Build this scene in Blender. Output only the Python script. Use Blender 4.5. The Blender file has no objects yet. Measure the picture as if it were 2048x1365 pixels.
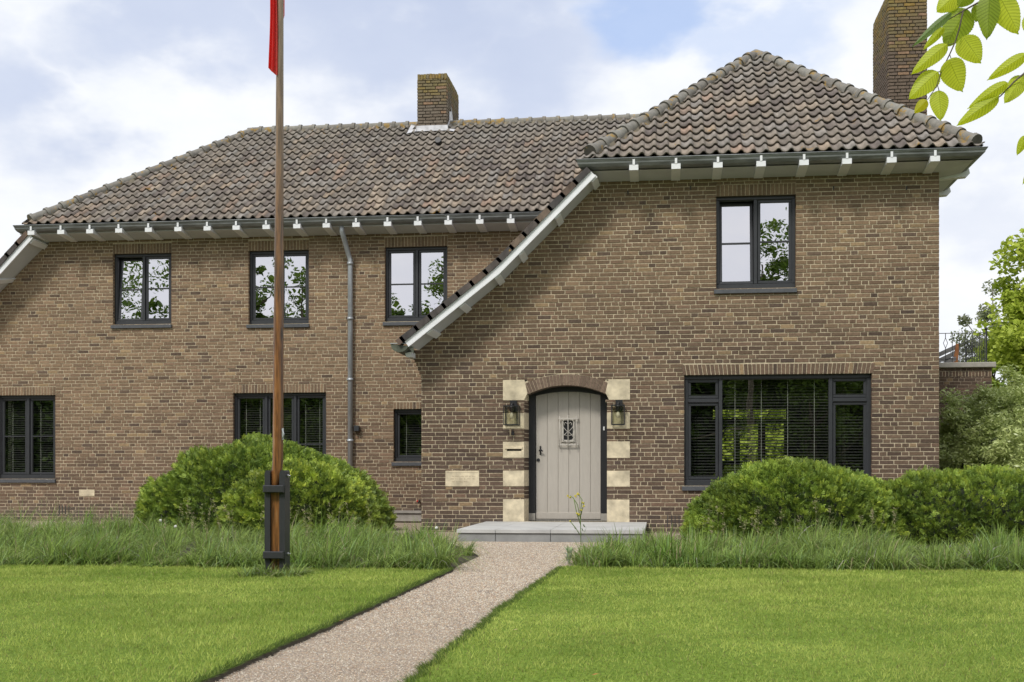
import bpy, bmesh, math, random
import numpy as np
from mathutils import Vector, Matrix
MR = random.Random(5); random.seed(7); rng = np.random.default_rng(11)
scene = bpy.context.scene
C = scene.collection
# ------------------------------------------------------------------ camera model
F = 2463.0; H = 0.90; YH = 950.0; SN, CS = 0.1193, 0.9929
D1, D2 = 19.2, 22.85                      # front faces of the projecting wing and the long wing

def W(px, py, Y):
    u = (px-1024)/F
    den = CS+SN*u
    return (Y*(CS*u-SN)/den, H+(YH-py)/F*(Y/den))

def WX(px, Y): return W(px, 0, Y)[0]
def WZ(px, py, Y): return W(px, py, Y)[1]
def G(px, py, z=0.0):                      # point on level ground
    u = (px-1024)/F; zc = (H-z)*F/(py-YH)
    return (zc*(CS*u-SN), zc*(CS+SN*u))

cam = bpy.data.cameras.new('camera'); co = bpy.data.objects.new('camera', cam); C.objects.link(co)
cam.sensor_width = 36; cam.lens = 36*F/2048; cam.shift_y = (YH-682.5)/2048; cam.clip_end = 3000; cam.clip_start = 0.05
co.location = (0, 0, H); co.rotation_euler = (math.pi/2, 0, math.atan2(SN, CS)); scene.camera = co

# ------------------------------------------------------------------ node helpers
def newmat(name):
    m = bpy.data.materials.new(name); m.use_nodes = True
    nt = m.node_tree; b = nt.nodes['Principled BSDF']; return m, nt, b
def N(nt, t, **k):
    n = nt.nodes.new(t)
    for a, v in k.items():
        if a.startswith('i_'):
            key = a[2:]; key = int(key) if key.isdigit() else key
            n.inputs[key].default_value = v
        else: setattr(n, a, v)
    return n
def ramp(nt, stops):
    r = nt.nodes.new('ShaderNodeValToRGB'); e = r.color_ramp.elements
    while len(e) < len(stops): e.new(0.5)
    for el, (p, c) in zip(e, stops): el.position = p; el.color = (*c, 1) if len(c) == 3 else c
    return r
def mixc(nt, fac, a, b, mode='MIX'):
    n = nt.nodes.new('ShaderNodeMix'); n.data_type = 'RGBA'; n.blend_type = mode
    for s, v in ((0, fac), (6, a), (7, b)):
        if hasattr(v, 'is_output') or isinstance(v, bpy.types.NodeSocket): nt.links.new(v, n.inputs[s])
        else: n.inputs[s].default_value = v if s == 0 else ((*v, 1) if len(v) == 3 else v)
    return n.outputs[2]
def objco(nt, scale=(1, 1, 1)):
    tc = N(nt, 'ShaderNodeTexCoord'); mp = N(nt, 'ShaderNodeMapping'); mp.inputs['Scale'].default_value = scale
    nt.links.new(tc.outputs['Object'], mp.inputs[0]); return mp.outputs[0]
def noise(nt, scale, vec=None, detail=4, rough=0.6):
    n = N(nt, 'ShaderNodeTexNoise'); n.inputs['Scale'].default_value = scale; n.inputs['Detail'].default_value = detail
    n.inputs['Roughness'].default_value = rough
    if vec is not None: nt.links.new(vec, n.inputs['Vector'])
    return n.outputs['Fac']
def bump(nt, b, h, strength, dist=0.01):
    n = N(nt, 'ShaderNodeBump'); n.inputs['Strength'].default_value = strength; n.inputs['Distance'].default_value = dist
    nt.links.new(h, n.inputs['Height']); nt.links.new(n.outputs[0], b.inputs['Normal'])

def simple(name, col, rough=0.6, var=0.12, nscale=6, bmp=0.0, metallic=0.0, spec=0.5, stretch=(1, 1, 1)):
    m, nt, b = newmat(name)
    v = objco(nt, stretch); n = noise(nt, nscale, v)
    lo = tuple(c*(1-var) for c in col); hi = tuple(min(1, c*(1+var)) for c in col)
    r = ramp(nt, [(0.3, lo), (0.7, hi)]); nt.links.new(n, r.inputs[0]); nt.links.new(r.outputs[0], b.inputs['Base Color'])
    b.inputs['Roughness'].default_value = rough; b.inputs['Metallic'].default_value = metallic
    b.inputs['Specular IOR Level'].default_value = spec
    if bmp: bump(nt, b, noise(nt, nscale*8, v), bmp, 0.004)
    return m
def attrmat(name, rough=0.8, var=0.25, nscale=40, bmp=0.4, trans=0.0, spec=0.3, bscale=90, lichen=None, streak=(1, 1, 1), darkmix=0.0):
    """base colour from the per-face attribute 'col', broken up by noise"""
    m, nt, b = newmat(name)
    a = N(nt, 'ShaderNodeAttribute', attribute_name='col')
    v = objco(nt, streak); n = noise(nt, nscale, v)
    r = ramp(nt, [(0.25, (1-var,)*3), (0.75, (1+var,)*3)]); nt.links.new(n, r.inputs[0])
    c = mixc(nt, 1.0, a.outputs['Color'], r.outputs[0], 'MULTIPLY')
    if lichen:
        sc, lo, hi, lc = lichen
        n2 = noise(nt, sc, objco(nt), 5, 0.7); r2 = ramp(nt, [(lo, (0, 0, 0)), (hi, (1, 1, 1))]); nt.links.new(n2, r2.inputs[0])
        c = mixc(nt, r2.outputs[0], c, lc)
    nt.links.new(c, b.inputs['Base Color']); b.inputs['Roughness'].default_value = rough
    b.inputs['Specular IOR Level'].default_value = spec
    if bmp: bump(nt, b, noise(nt, bscale, objco(nt)), bmp, 0.004)
    if trans:
        t = N(nt, 'ShaderNodeBsdfTranslucent'); nt.links.new(c, t.inputs[0])
        mx = N(nt, 'ShaderNodeMixShader'); mx.inputs[0].default_value = trans
        nt.links.new(b.outputs[0], mx.inputs[1]); nt.links.new(t.outputs[0], mx.inputs[2])
        nt.links.new(mx.outputs[0], nt.nodes['Material Output'].inputs[0])
    return m

M = {}
M['brick'] = attrmat('brick', 0.9, 0.3, 26, 0.9, spec=0.2, bscale=110)
M['tile'] = attrmat('roof_tile', 0.75, 0.42, 11, 0.6, spec=0.35, lichen=(3.6, 0.66, 0.70, (0.34, 0.20, 0.05)), bscale=60, streak=(1, .35, .35))
M['ridge'] = attrmat('ridge_tile', 0.8, 0.25, 12, 0.7, spec=0.3, lichen=(6.0, 0.56, 0.62, (0.30, 0.20, 0.07)), bscale=50)
M['lichenbrick'] = attrmat('chimney_brick', 0.9, 0.3, 26, 0.9, spec=0.15, bscale=90)
M['white'] = simple('white_paint', (0.74, 0.75, 0.76), 0.45, 0.05, 5)
M['soffit'] = simple('soffit_paint', (0.50, 0.51, 0.52), 0.6, 0.06, 4)
M['zinc'] = simple('aged_zinc', (0.20, 0.21, 0.21), 0.5, 0.35, 3, 0.2, 0.25, stretch=(1, 1, 5))
M['zincpipe'] = simple('zinc_pipe', (0.36, 0.38, 0.40), 0.45, 0.2, 4, 0.1, 0.35, stretch=(4, 4, 1))
M['lead'] = simple('lead_flashing', (0.52, 0.52, 0.54), 0.55, 0.25, 8, 0.3)
M['frame'] = simple('anthracite_paint', (0.030, 0.032, 0.036), 0.42, 0.1, 9)
M['black'] = simple('black_paint', (0.012, 0.012, 0.014), 0.45, 0.1, 9)
M['sill'] = simple('sill_stone', (0.075, 0.08, 0.088), 0.5, 0.15, 14)
M['door'] = simple('door_paint', (0.42, 0.385, 0.335), 0.5, 0.05, 5, 0.08, stretch=(6, 6, 1))
M['grille'] = simple('grille_paint', (0.47, 0.44, 0.39), 0.5, 0.05, 5)
M['stone'] = simple('sand_limestone', (0.58, 0.50, 0.35), 0.85, 0.34, 5, 0.8)
M['stonedim'] = simple('grey_stone', (0.34, 0.32, 0.28), 0.85, 0.15, 6, 0.5)
M['slab'] = simple('bluestone', (0.26, 0.262, 0.255), 0.7, 0.16, 5, 0.35)
M['joint'] = simple('dark_joint', (0.05, 0.05, 0.05), 0.9, 0.2, 10)
M['concrete'] = simple('concrete', (0.30, 0.28, 0.25), 0.9, 0.25, 5, 0.5)
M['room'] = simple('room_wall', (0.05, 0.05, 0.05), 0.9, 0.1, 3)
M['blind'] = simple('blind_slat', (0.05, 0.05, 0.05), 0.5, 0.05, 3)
M['cord'] = simple('blind_cord', (0.55, 0.56, 0.52), 0.7, 0.05, 3)
M['curtain'] = simple('curtain', (0.7, 0.7, 0.68), 0.9, 0.05, 3)
M['iron'] = simple('wrought_iron', (0.018, 0.018, 0.02), 0.5, 0.1, 9)
M['plank'] = simple('post_paint', (0.022, 0.023, 0.026), 0.5, 0.12, 9, 0.15, stretch=(6, 6, 1))
M['steel'] = simple('bolt_steel', (0.6, 0.6, 0.6), 0.3, 0.05, 9, 0, 1.0)
M['flag'] = simple('flag_cloth', (0.60, 0.05, 0.05), 0.8, 0.12, 3)
M['soil'] = simple('soil', (0.045, 0.034, 0.02), 0.95, 0.4, 14, 1.0)
M['bark'] = simple('bark', (0.12, 0.095, 0.07), 0.9, 0.35, 9, 1.0, stretch=(3, 3, 1))
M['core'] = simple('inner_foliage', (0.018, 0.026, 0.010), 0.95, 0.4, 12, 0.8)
M['leaf'] = attrmat('leaf', 0.55, 0.15, 3, 0, trans=0.30, spec=0.35)
M['yew'] = attrmat('yew_leaf', 0.5, 0.15, 3, 0, trans=0.12, spec=0.4)
M['gloss_leaf'] = attrmat('glossy_leaf', 0.36, 0.15, 3, 0, trans=0.28, spec=0.6)
M['blade'] = attrmat('grass_blade', 0.6, 0.18, 1.3, 0, trans=0.4, spec=0.25)
M['pebble'] = attrmat('pebble', 0.75, 0.1, 30, 0, spec=0.4)
M['benchwood'] = simple('weathered_slat', (0.24, 0.23, 0.22), 0.85, 0.2, 6, 0.3)
M['teak'] = simple('oiled_wood', (0.42, 0.16, 0.05), 0.6, 0.2, 6)
M['stalk'] = simple('stalk', (0.13, 0.20, 0.05), 0.7, 0.2, 8)
M['petal'] = simple('yellow_petal', (0.62, 0.52, 0.04), 0.7, 0.1, 8)
M['puff'] = simple('white_seedhead', (0.65, 0.65, 0.6), 0.9, 0.1, 8)
M['red'] = simple('red_plastic', (0.45, 0.03, 0.02), 0.5, 0.05, 8)
M['bulb'] = simple('bulb', (0.55, 0.5, 0.36), 0.3, 0.05, 8)

def glassmat(name, refl, tint, trans):
    m, nt, b = newmat(name); nt.nodes.remove(b)
    g = N(nt, 'ShaderNodeBsdfGlossy'); g.inputs['Color'].default_value = (*tint, 1); g.inputs['Roughness'].default_value = 0.0
    t = N(nt, 'ShaderNodeBsdfTransparent'); t.inputs[0].default_value = (*trans, 1)
    mx = N(nt, 'ShaderNodeMixShader'); mx.inputs[0].default_value = refl
    nt.links.new(t.outputs[0], mx.inputs[1]); nt.links.new(g.outputs[0], mx.inputs[2])
    # faint waviness of old float glass
    bp = N(nt, 'ShaderNodeBump'); bp.inputs['Strength'].default_value = 0.05; bp.inputs['Distance'].default_value = 0.01
    nt.links.new(noise(nt, 3.0, objco(nt), 1), bp.inputs['Height']); nt.links.new(bp.outputs[0], g.inputs['Normal'])
    nt.links.new(mx.outputs[0], nt.nodes['Material Output'].inputs[0]); return m
M['glass_up'] = glassmat('coated_glass', 0.80, (0.84, 0.83, 0.87), (0.6, 0.6, 0.6))
M['glass_low'] = glassmat('clear_glass', 0.30, (0.95, 0.97, 0.93), (0.9, 0.92, 0.88))
M['lampglass'] = glassmat('lamp_glass', 0.10, (1, 1, 1), (0.95, 0.96, 0.91))

def polemat():
    m, nt, b = newmat('varnished_pole')
    v = objco(nt, (14, 14, 1.1)); n = noise(nt, 2.5, v, 6, 0.65)
    tc = N(nt, 'ShaderNodeTexCoord'); s = N(nt, 'ShaderNodeSeparateXYZ'); nt.links.new(tc.outputs['Object'], s.inputs[0])
    mr = N(nt, 'ShaderNodeMapRange'); mr.inputs[1].default_value = 2.2; mr.inputs[2].default_value = 4.6; nt.links.new(s.outputs[2], mr.inputs[0])
    low = ramp(nt, [(0.34, (0.035, 0.017, 0.008)), (0.48, (0.15, 0.062, 0.020)), (0.60, (0.25, 0.105, 0.03)), (0.7, (0.30, 0.18, 0.09))]); nt.links.new(n, low.inputs[0])
    up = ramp(nt, [(0.3, (0.12, 0.085, 0.055)), (0.6, (0.24, 0.18, 0.12)), (0.75, (0.36, 0.29, 0.2))]); nt.links.new(n, up.inputs[0])
    c = mixc(nt, mr.outputs[0], low.outputs[0], up.outputs[0]); nt.links.new(c, b.inputs['Base Color'])
    b.inputs['Roughness'].default_value = 0.32; bump(nt, b, n, 0.4, 0.004); return m
M['pole'] = polemat()
def gravelmat():
    m, nt, b = newmat('gravel')
    vo = N(nt, 'ShaderNodeTexVoronoi'); vo.inputs['Scale'].default_value = 120; tc = objco(nt); nt.links.new(tc, vo.inputs['Vector'])
    r = ramp(nt, [(0.0, (0.17, 0.12, 0.09)), (0.3, (0.34, 0.26, 0.18)), (0.6, (0.41, 0.34, 0.25)), (0.85, (0.28, 0.24, 0.20)), (1, (0.52, 0.46, 0.38))])
    s = N(nt, 'ShaderNodeSeparateColor'); nt.links.new(vo.outputs['Color'], s.inputs[0]); nt.links.new(s.outputs[0], r.inputs[0])
    n = noise(nt, 1.5, tc); r2 = ramp(nt, [(0.3, (0.85, 0.82, 0.8)), (0.7, (1.1, 1.1, 1.1))]); nt.links.new(n, r2.inputs[0])
    nt.links.new(mixc(nt, 1.0, r.outputs[0], r2.outputs[0], 'MULTIPLY'), b.inputs['Base Color']); b.inputs['Roughness'].default_value = 0.85
    bump(nt, b, vo.outputs['Distance'], -1.0, 0.01); return m
M['gravel'] = gravelmat()
def lawnmat(name, a, c, d):
    m, nt, b = newmat(name); v = objco(nt)
    n1 = noise(nt, 0.9, v, 5, 0.65); r = ramp(nt, [(0.3, a), (0.55, c), (0.75, d)]); nt.links.new(n1, r.inputs[0])
    n2 = noise(nt, 60, objco(nt, (1, 0.5, 1)), 3); r2 = ramp(nt, [(0.3, (0.55,)*3), (0.7, (1.25,)*3)]); nt.links.new(n2, r2.inputs[0])
    nt.links.new(mixc(nt, 1.0, r.outputs[0], r2.outputs[0], 'MULTIPLY'), b.inputs['Base Color']); b.inputs['Roughness'].default_value = 0.9
    b.inputs['Specular IOR Level'].default_value = 0.1
    bump(nt, b, n2, 0.8, 0.02); return m
M['lawn'] = lawnmat('lawn', (0.11, 0.175, 0.022), (0.16, 0.235, 0.034), (0.22, 0.29, 0.055))

# ------------------------------------------------------------------ mesh builder
def worigin(o):
    v = Vector((0, 0, 0))
    while o: v += o.location; o = o.parent
    return v
class MB:
    def __init__(s): s.v = []; s.f = []; s.c = []; s.sm = []; s.mi = []
    def add(s, vs, fs, col=None, smooth=False, mi=0):
        o = len(s.v); s.v += [tuple(v) for v in vs]
        for f in fs: s.f.append([i+o for i in f]); s.c.append(col or (0.5, 0.5, 0.5)); s.sm.append(smooth); s.mi.append(mi)
    def box(s, x0, x1, y0, y1, z0, z1, col=None, mi=0):
        s.add([(x0, y0, z0), (x1, y0, z0), (x1, y1, z0), (x0, y1, z0), (x0, y0, z1), (x1, y0, z1), (x1, y1, z1), (x0, y1, z1)],
              [(0, 3, 2, 1), (4, 5, 6, 7), (0, 1, 5, 4), (1, 2, 6, 5), (2, 3, 7, 6), (3, 0, 4, 7)], col, mi=mi)
    def bevbox(s, x0, x1, y0, y1, z0, z1, b=0.004, col=None):
        """box with chamfered front-facing edges"""
        v = []
        for y, k in ((y0, b), (y0+b, 0), (y1, 0)):
            v += [(x0+k, y, z0+k), (x1-k, y, z0+k), (x1-k, y, z1-k), (x0+k, y, z1-k)]
        f = [(0, 1, 2, 3), (11, 10, 9, 8)]
        for l in (0, 4):
            for i in range(4):
                j = (i+1) % 4; f.append((l+j, l+i, l+4+i, l+4+j))
        s.add(v, f, col)
    def prism(s, pts, y0, y1, col=None):
        """closed XZ outline (counter-clockwise seen from the front) extruded in Y"""
        n = len(pts); v = [(x, y0, z) for x, z in pts]+[(x, y1, z) for x, z in pts]
        f = [tuple(range(n)), tuple(range(2*n-1, n-1, -1))]
        for i in range(n): j = (i+1) % n; f.append((j, i, n+i, n+j))
        s.add(v, f, col)
    def extrude(s, prof, p0, p1, col=None, closed=True):
        """profile of (a,b): a across, b up, swept from p0 to p1 (level line)"""
        p0 = Vector(p0); p1 = Vector(p1); d = (p1-p0).normalized(); side = d.cross(Vector((0, 0, 1))).normalized(); up = side.cross(d)
        n = len(prof); v = [p0+side*a+up*b for a, b in prof]+[p1+side*a+up*b for a, b in prof]
        f = []
        for i in range(n if closed else n-1): j = (i+1) % n; f.append((i, j, n+j, n+i))
        if closed: f += [tuple(range(n-1, -1, -1)), tuple(range(n, 2*n))]
        s.add(v, f, col)
    def tube(s, pts, r, n=10, col=None, smooth=True, cap=True):
        pts = [Vector(p) for p in pts]; rs = r if isinstance(r, (list, tuple)) else [r]*len(pts)
        v = []; f = []; prev = None
        for i, p in enumerate(pts):
            d = (pts[min(i+1, len(pts)-1)]-pts[max(i-1, 0)]).normalized()
            a = prev if prev is not None else (Vector((1, 0, 0)) if abs(d.x) < 0.9 else Vector((0, 1, 0)))
            a = (a-d*a.dot(d)).normalized(); prev = a; b = d.cross(a)
            for k in range(n):
                t = 2*math.pi*k/n; v.append(p+(a*math.cos(t)+b*math.sin(t))*rs[i])
        for i in range(len(pts)-1):
            for k in range(n): k2 = (k+1) % n; f.append((i*n+k, i*n+k2, (i+1)*n+k2, (i+1)*n+k))
        s.add(v, f, col, smooth)
        if cap:
            o = len(s.v)-len(v); 
            s.f.append([o+k for k in range(n-1, -1, -1)]); s.c.append(col or (.5,)*3); s.sm.append(False); s.mi.append(0)
            s.f.append([o+(len(pts)-1)*n+k for k in range(n)]); s.c.append(col or (.5,)*3); s.sm.append(False); s.mi.append(0)
    def ball(s, c, r, col=None, seg=8, rings=6):
        c = Vector(c); rr = r if isinstance(r, (tuple, list)) else (r, r, r); v = []; f = []
        for i in range(rings+1):
            a = math.pi*i/rings
            for k in range(seg):
                t = 2*math.pi*k/seg; v.append(c+Vector((rr[0]*math.sin(a)*math.cos(t), rr[1]*math.sin(a)*math.sin(t), rr[2]*math.cos(a))))
        for i in range(rings):
            for k in range(seg): k2 = (k+1) % seg; f.append((i*seg+k, (i+1)*seg+k, (i+1)*seg+k2, i*seg+k2))
        s.add(v, f, col, True)
    def build(s, name, mat, parent=None, origin=None):
        me = bpy.data.meshes.new(name)
        o3 = Vector(origin) if origin else Vector((0, 0, 0))
        me.from_pydata([tuple(Vector(v)-o3) for v in s.v], [], s.f); me.update()
        a = me.attributes.new('col', 'FLOAT_COLOR', 'FACE')
        a.data.foreach_set('color', np.array([(*c[:3], 1) for c in s.c], dtype=np.float32).ravel())
        me.polygons.foreach_set('use_smooth', s.sm)
        mats = mat if isinstance(mat, list) else [mat]
        for m in mats: me.materials.append(M[m] if isinstance(m, str) else m)
        if len(mats) > 1: me.polygons.foreach_set('material_index', s.mi)
        o = bpy.data.objects.new(name, me); C.objects.link(o); o.location = o3
        if parent: o.parent = parent; o.location = o3-worigin(parent)
        return o

def npmesh(name, mat, verts, k, cols, parent=None, smooth=False):
    """verts (n,k,3): n separate k-gons; cols (n,3)"""
    n = verts.shape[0]; me = bpy.data.meshes.new(name)
    me.vertices.add(n*k); me.vertices.foreach_set('co', verts.reshape(-1).astype(np.float32))
    me.loops.add(n*k); me.loops.foreach_set('vertex_index', np.arange(n*k, dtype=np.int32))
    me.polygons.add(n); me.polygons.foreach_set('loop_start', np.arange(n, dtype=np.int32)*k)
    me.update(calc_edges=True)
    a = me.attributes.new('col', 'FLOAT_COLOR', 'FACE')
    c4 = np.ones((n, 4), dtype=np.float32); c4[:, :3] = cols; a.data.foreach_set('color', c4.ravel())
    me.materials.append(M[mat]); o = bpy.data.objects.new(name, me); C.objects.link(o)
    if parent: o.parent = parent; o.location = -worigin(parent)
    return o

def thing(name, label, cat, loc=(0, 0, 0), group=None):
    o = bpy.data.objects.new(name, None); C.objects.link(o); o.location = loc; o.empty_display_size = 0.2
    o['label'] = label; o['category'] = cat
    if group: o['group'] = group
    return o
def tag(o, label=None, cat=None, group=None, kind=None):
    if label: o['label'] = label
    if cat: o['category'] = cat
    if group: o['group'] = group
    if kind: o['kind'] = kind
    return o

# ------------------------------------------------------------------ brickwork
COURSE = 0.065; JT = 0.011
MORT = (0.50, 0.425, 0.30)
def shade(c, k): return tuple(v*k for v in c)
def lerp3(a, b, t): return tuple(a[i]+(b[i]-a[i])*t for i in range(3))
def fbm(x, y):
    return (math.sin(x*1.1+y*0.7)+math.sin(x*2.3-y*1.9+1.3)*0.6+math.sin(x*4.1+y*3.7+2.1)*0.35+math.sin(-x*0.6+y*1.3+0.5)*0.8)/2.75
def brickcol(tan, dark):
    """tan 0..1 share of yellow-brown bricks"""
    def f(x, z):
        t = max(0, min(1, tan(x, z)+random.gauss(0, 0.14)))
        c = lerp3((0.120, 0.083, 0.062), (0.250, 0.172, 0.108), t)
        r = random.random()
        if r < 0.10: c = lerp3(c, (0.22, 0.14, 0.095), 0.5)
        elif r < 0.16: c = lerp3(c, (0.085, 0.062, 0.052), 0.65)
        elif r < 0.19: c = lerp3(c, (0.38, 0.27, 0.15), 0.6)
        if z < 0.38: c = lerp3(c, (0.105, 0.090, 0.078), min(.75, (0.45-z)*1.9*random.uniform(.5, 1.2)))      # splash-back grime
        if z > 5.12: c = lerp3(c, (0.165, 0.122, 0.070), min(.6, (z-5.02)*1.6))                             # algae under the gutter
        k = random.uniform(0.80, 1.16)*dark; return tuple(a*k for a in c)
    return f
col_wing = brickcol(lambda x, z: 0.10+0.70*max(0, min(1, (z-1.6)/2.6))+0.14*fbm(x*1.1, z*1.4)-(0.10 if z < 0.5 else 0), 0.90)
col_main = brickcol(lambda x, z: 0.32+0.55*max(0, min(1, (z-0.5)/2.6))+0.16*fbm(x*0.8+3, z*1.2), 1.0)

def clip(poly, fn):
    out = []
    for i in range(len(poly)):
        a, b = poly[i], poly[(i+1) % len(poly)]; fa, fb = fn(a), fn(b)
        if fa >= 0: out.append(a)
        if (fa >= 0) != (fb >= 0):
            t = fa/(fa-fb); out.append((a[0]+(b[0]-a[0])*t, a[1]+(b[1]-a[1])*t))
    return out
def bricks(mb, u0, u1, z0, z1, P3, holes=(), clipf=None, colf=None, mort=MORT, course=COURSE, recess=0.006, jit=0.0022):
    """lay courses in the (u,z) rectangle; P3(u,z,d) gives the point standing d out of the wall; holes are (ua,ub,za,zb)"""
    def lay(p, q, a, b, r, startfrac=True):
        x = p; first = True; zm = (a+b)/2
        while x < q-1e-4:
            L = 0.205 if random.random() < 0.66 else 0.098
            if first: L = (0.098 if r % 2 else 0.15); first = False
            L += JT+random.uniform(-0.003, 0.003)
            e = x+L
            if q-e < 0.06: e = q
            cell = [(x, a), (e, a), (e, b), (x, b)]
            j = JT/2; jv = j if (b-a) > course*.8 else j*.5
            bl = 0 if abs(x-p) < 1e-6 else j; br_ = 0 if abs(e-q) < 1e-6 else j
            jj = lambda: random.uniform(-jit, jit)
            br = [(x+bl+jj(), a+jv+jj()), (e-br_+jj(), a+jv+jj()), (e-br_+jj(), b-jv+jj()), (x+bl+jj(), b-jv+jj())]
            if clipf:
                g = clipf((x+e)/2, zm); cell = clip(cell, g)
                if len(cell) > 2: br = clip(br, g)
            if len(cell) > 2:
                mb.add([P3(c[0], c[1], 0) for c in cell], [tuple(range(len(cell)))], shade(mort, MR.uniform(.82, 1.1)))
                if len(br) > 2 and (b-a) > 0.018:
                    cx = sum(c[0] for c in br)/len(br); cz = sum(c[1] for c in br)/len(br)
                    n = len(br); out = recess+random.uniform(-0.002, 0.003)
                    inn = [(c[0]+(0.004 if c[0] < cx else -0.004), c[1]+(0.004 if c[1] < cz else -0.004)) for c in br]
                    vs = [P3(c[0], c[1], 0) for c in br]+[P3(c[0], c[1], out) for c in inn]
                    fs = [tuple(range(n, 2*n))]+[(i, (i+1) % n, n+(i+1) % n, n+i) for i in range(n)]
                    mb.add(vs, fs, colf(cx, cz))
            x = e
    def minus(iv, h):
        nv = []
        for (p, q) in iv:
            if h[1] <= p or h[0] >= q: nv.append((p, q)); continue
            if h[0] > p: nv.append((p, h[0]))
            if h[1] < q: nv.append((h[1], q))
        return nv
    nrow = int(math.ceil((z1-z0)/course-1e-6))
    for r in range(nrow):
        za = z0+r*course; zb = min(za+course, z1)
        hit = [h for h in holes if h[2] < zb-.004 and h[3] > za+.004]
        iv = [(u0, u1)]
        for h in hit: iv = minus(iv, h)
        for p, q in iv: lay(p, q, za, zb, r)
        part = [h for h in hit if not (h[2] <= za+.004 and h[3] >= zb-.004)]
        if part:        # cut bricks just above or below an opening
            cuts = sorted(set([za, zb]+[v for h in part for v in (h[2], h[3]) if za+.004 < v < zb-.004]))
            edges = sorted(set([v for h in part for v in (max(h[0], u0), min(h[1], u1))]))
            for ea, eb in zip(edges[:-1], edges[1:]):
                m_ = (ea+eb)/2
                if not any(h[0] < m_ < h[1] for h in part): continue
                for ca, cb in zip(cuts[:-1], cuts[1:]):
                    zm = (ca+cb)/2
                    if any(h[0] < m_ < h[1] and h[2] < zm < h[3] for h in hit): continue
                    lay(ea, eb, ca, cb, r)
def soldier(mb, ua, ub, za, zb, P3, colf, tilt=0.0):
    n = max(1, round((ub-ua)/0.0625)); w = (ub-ua)/n
    mb.add([P3(ua-tilt, zb, 0.0005), P3(ua, za, 0.0005), P3(ub, za, 0.0005), P3(ub+tilt, zb, 0.0005)][::1], [(0, 1, 2, 3)], MORT)
    for i in range(n):
        def U(u, z):
            t = (u-(ua+ub)/2)/((ub-ua)/2); return u+tilt*t*(z-za)/(zb-za)
        a = ua+i*w+0.005; b = ua+(i+1)*w-0.005; out = 0.008+random.uniform(-0.002, 0.002)
        q = [(U(a, za), za+.002), (U(b, za), za+.002), (U(b, zb), zb-.005), (U(a, zb), zb-.005)]
        cx = sum(c[0] for c in q)/4; cz = (za+zb)/2
        inn = [(c[0]+(0.003 if c[0] < cx else -0.003), c[1]+(0.003 if c[1] < cz else -0.003)) for c in q]
        mb.add([P3(*c, 0.0005) for c in q]+[P3(*c, out) for c in inn], [(4, 5, 6, 7)]+[(k, (k+1) % 4, 4+(k+1) % 4, 4+k) for k in range(4)], colf(cx, cz))

house = thing('house', 'large brown brick country house with hipped pantile roofs and dark window frames', 'house', (0, D1, 0))

def rect(px0, px1, py0, py1, Y):
    x0 = WX(px0, Y); x1 = WX(px1, Y); pm = (px0+px1)/2
    return (x0, x1, WZ(pm, py1, Y), WZ(pm, py0, Y))
# openings
o_W1 = rect(226, 343, 507, 649, D2); o_W2 = rect(497, 618, 501, 648, D2); o_W3 = rect(769.5, 895, 493.5, 643, D2)
o_L = rect(-6, 111, 791, 958, D2); o_M = rect(466, 652.5, 786, 968, D2); o_S = rect(787, 851, 818.5, 924, D2)
o_U = rect(1432, 1592, 391, 577, D1); o_B = rect(1368, 1744, 749, 972, D1)
ZB = -0.05
# wing wall -----------------------------------------------------------------
wing = MB()
XWL, XWR = WX(843, D1), WX(1878, D1)
P1 = lambda u, z, d: (u, D1-d, z)
k_top = W(1195.5, 369.5, D1); k_mid = W(1007.8, 560.7, D1); k_bot = W(838, 701, D1)
c1 = W(826, 713, D1); c2 = W(843, 757, D1)
ZTOP = H+4.555+0.03
def line_fn(a, b):
    dx, dz = b[0]-a[0], b[1]-a[1]
    return lambda p: dz*(p[0]-a[0])-dx*(p[1]-a[1])       # >=0 right/below of a->b (up-right)
f_up = line_fn(k_mid, k_top); f_lo = line_fn(k_bot, k_mid)
f_corb = lambda p: p[0]-(c1[0]+(c2[0]-c1[0])*max(0, min(1, math.ceil((c1[1]-p[1])/COURSE)*COURSE/(c1[1]-c2[1]))))
def wing_clip(x, z):
    if z < k_bot[1]:
        xc = c1[0]+(c2[0]-c1[0])*max(0, min(1, (c1[1]-z)/(c1[1]-c2[1])))
        return lambda p: p[0]-xc
    return f_up if x > k_mid[0]-0.02 else f_lo
door_x0, door_x1 = WX(1048.5, D1), WX(1214, D1)
DZ0 = 0.17
arch_c = WZ(1132, 771, D1); spring = WZ(1132, 789, D1)
ax0, ax1 = WX(1055, D1), WX(1211, D1)
def arcz(x, lo=spring, hi=arch_c, a=ax0, b=ax1):
    w = (b-a)/2; s = hi-lo; R = (w*w+s*s)/(2*s); m = (a+b)/2
    return hi-R+math.sqrt(max(0, R*R-(x-m)**2))
stones_l = [(1006, 1055, 760.4, 800.9), (1006, 1048.5, 826.4, 857.7), (1006, 1048.5, 884, 916), (1006, 1048.5, 941.8, 972.9), (1006, 1048.5, 999, 1043.8)]
stones_r = [(1211, 1260, 759.5, 800), (1214, 1260, 826, 858), (1214, 1260, 883.5, 916.5), (1214, 1260, 942.2, 974), (1214, 1259, 1000, 1044.5)]
st_rects = [rect(a, b, c, d, D1) for a, b, c, d in stones_l+stones_r]
plaque = rect(891, 958.5, 942.5, 973.5, D1)
solB = (o_B[0]-0.02, o_B[1]+0.02, o_B[3], o_B[3]+0.165); solU = (o_U[0], o_U[1], o_U[3], o_U[3]+0.175)
arch_top = arch_c+0.19
arch_hole = (WX(1052, D1), WX(1214, D1), spring, arch_top+0.01)
holes1 = [o_U, o_B, (door_x0, door_x1, DZ0, spring+0.02), solB, solU, plaque]+st_rects
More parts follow.
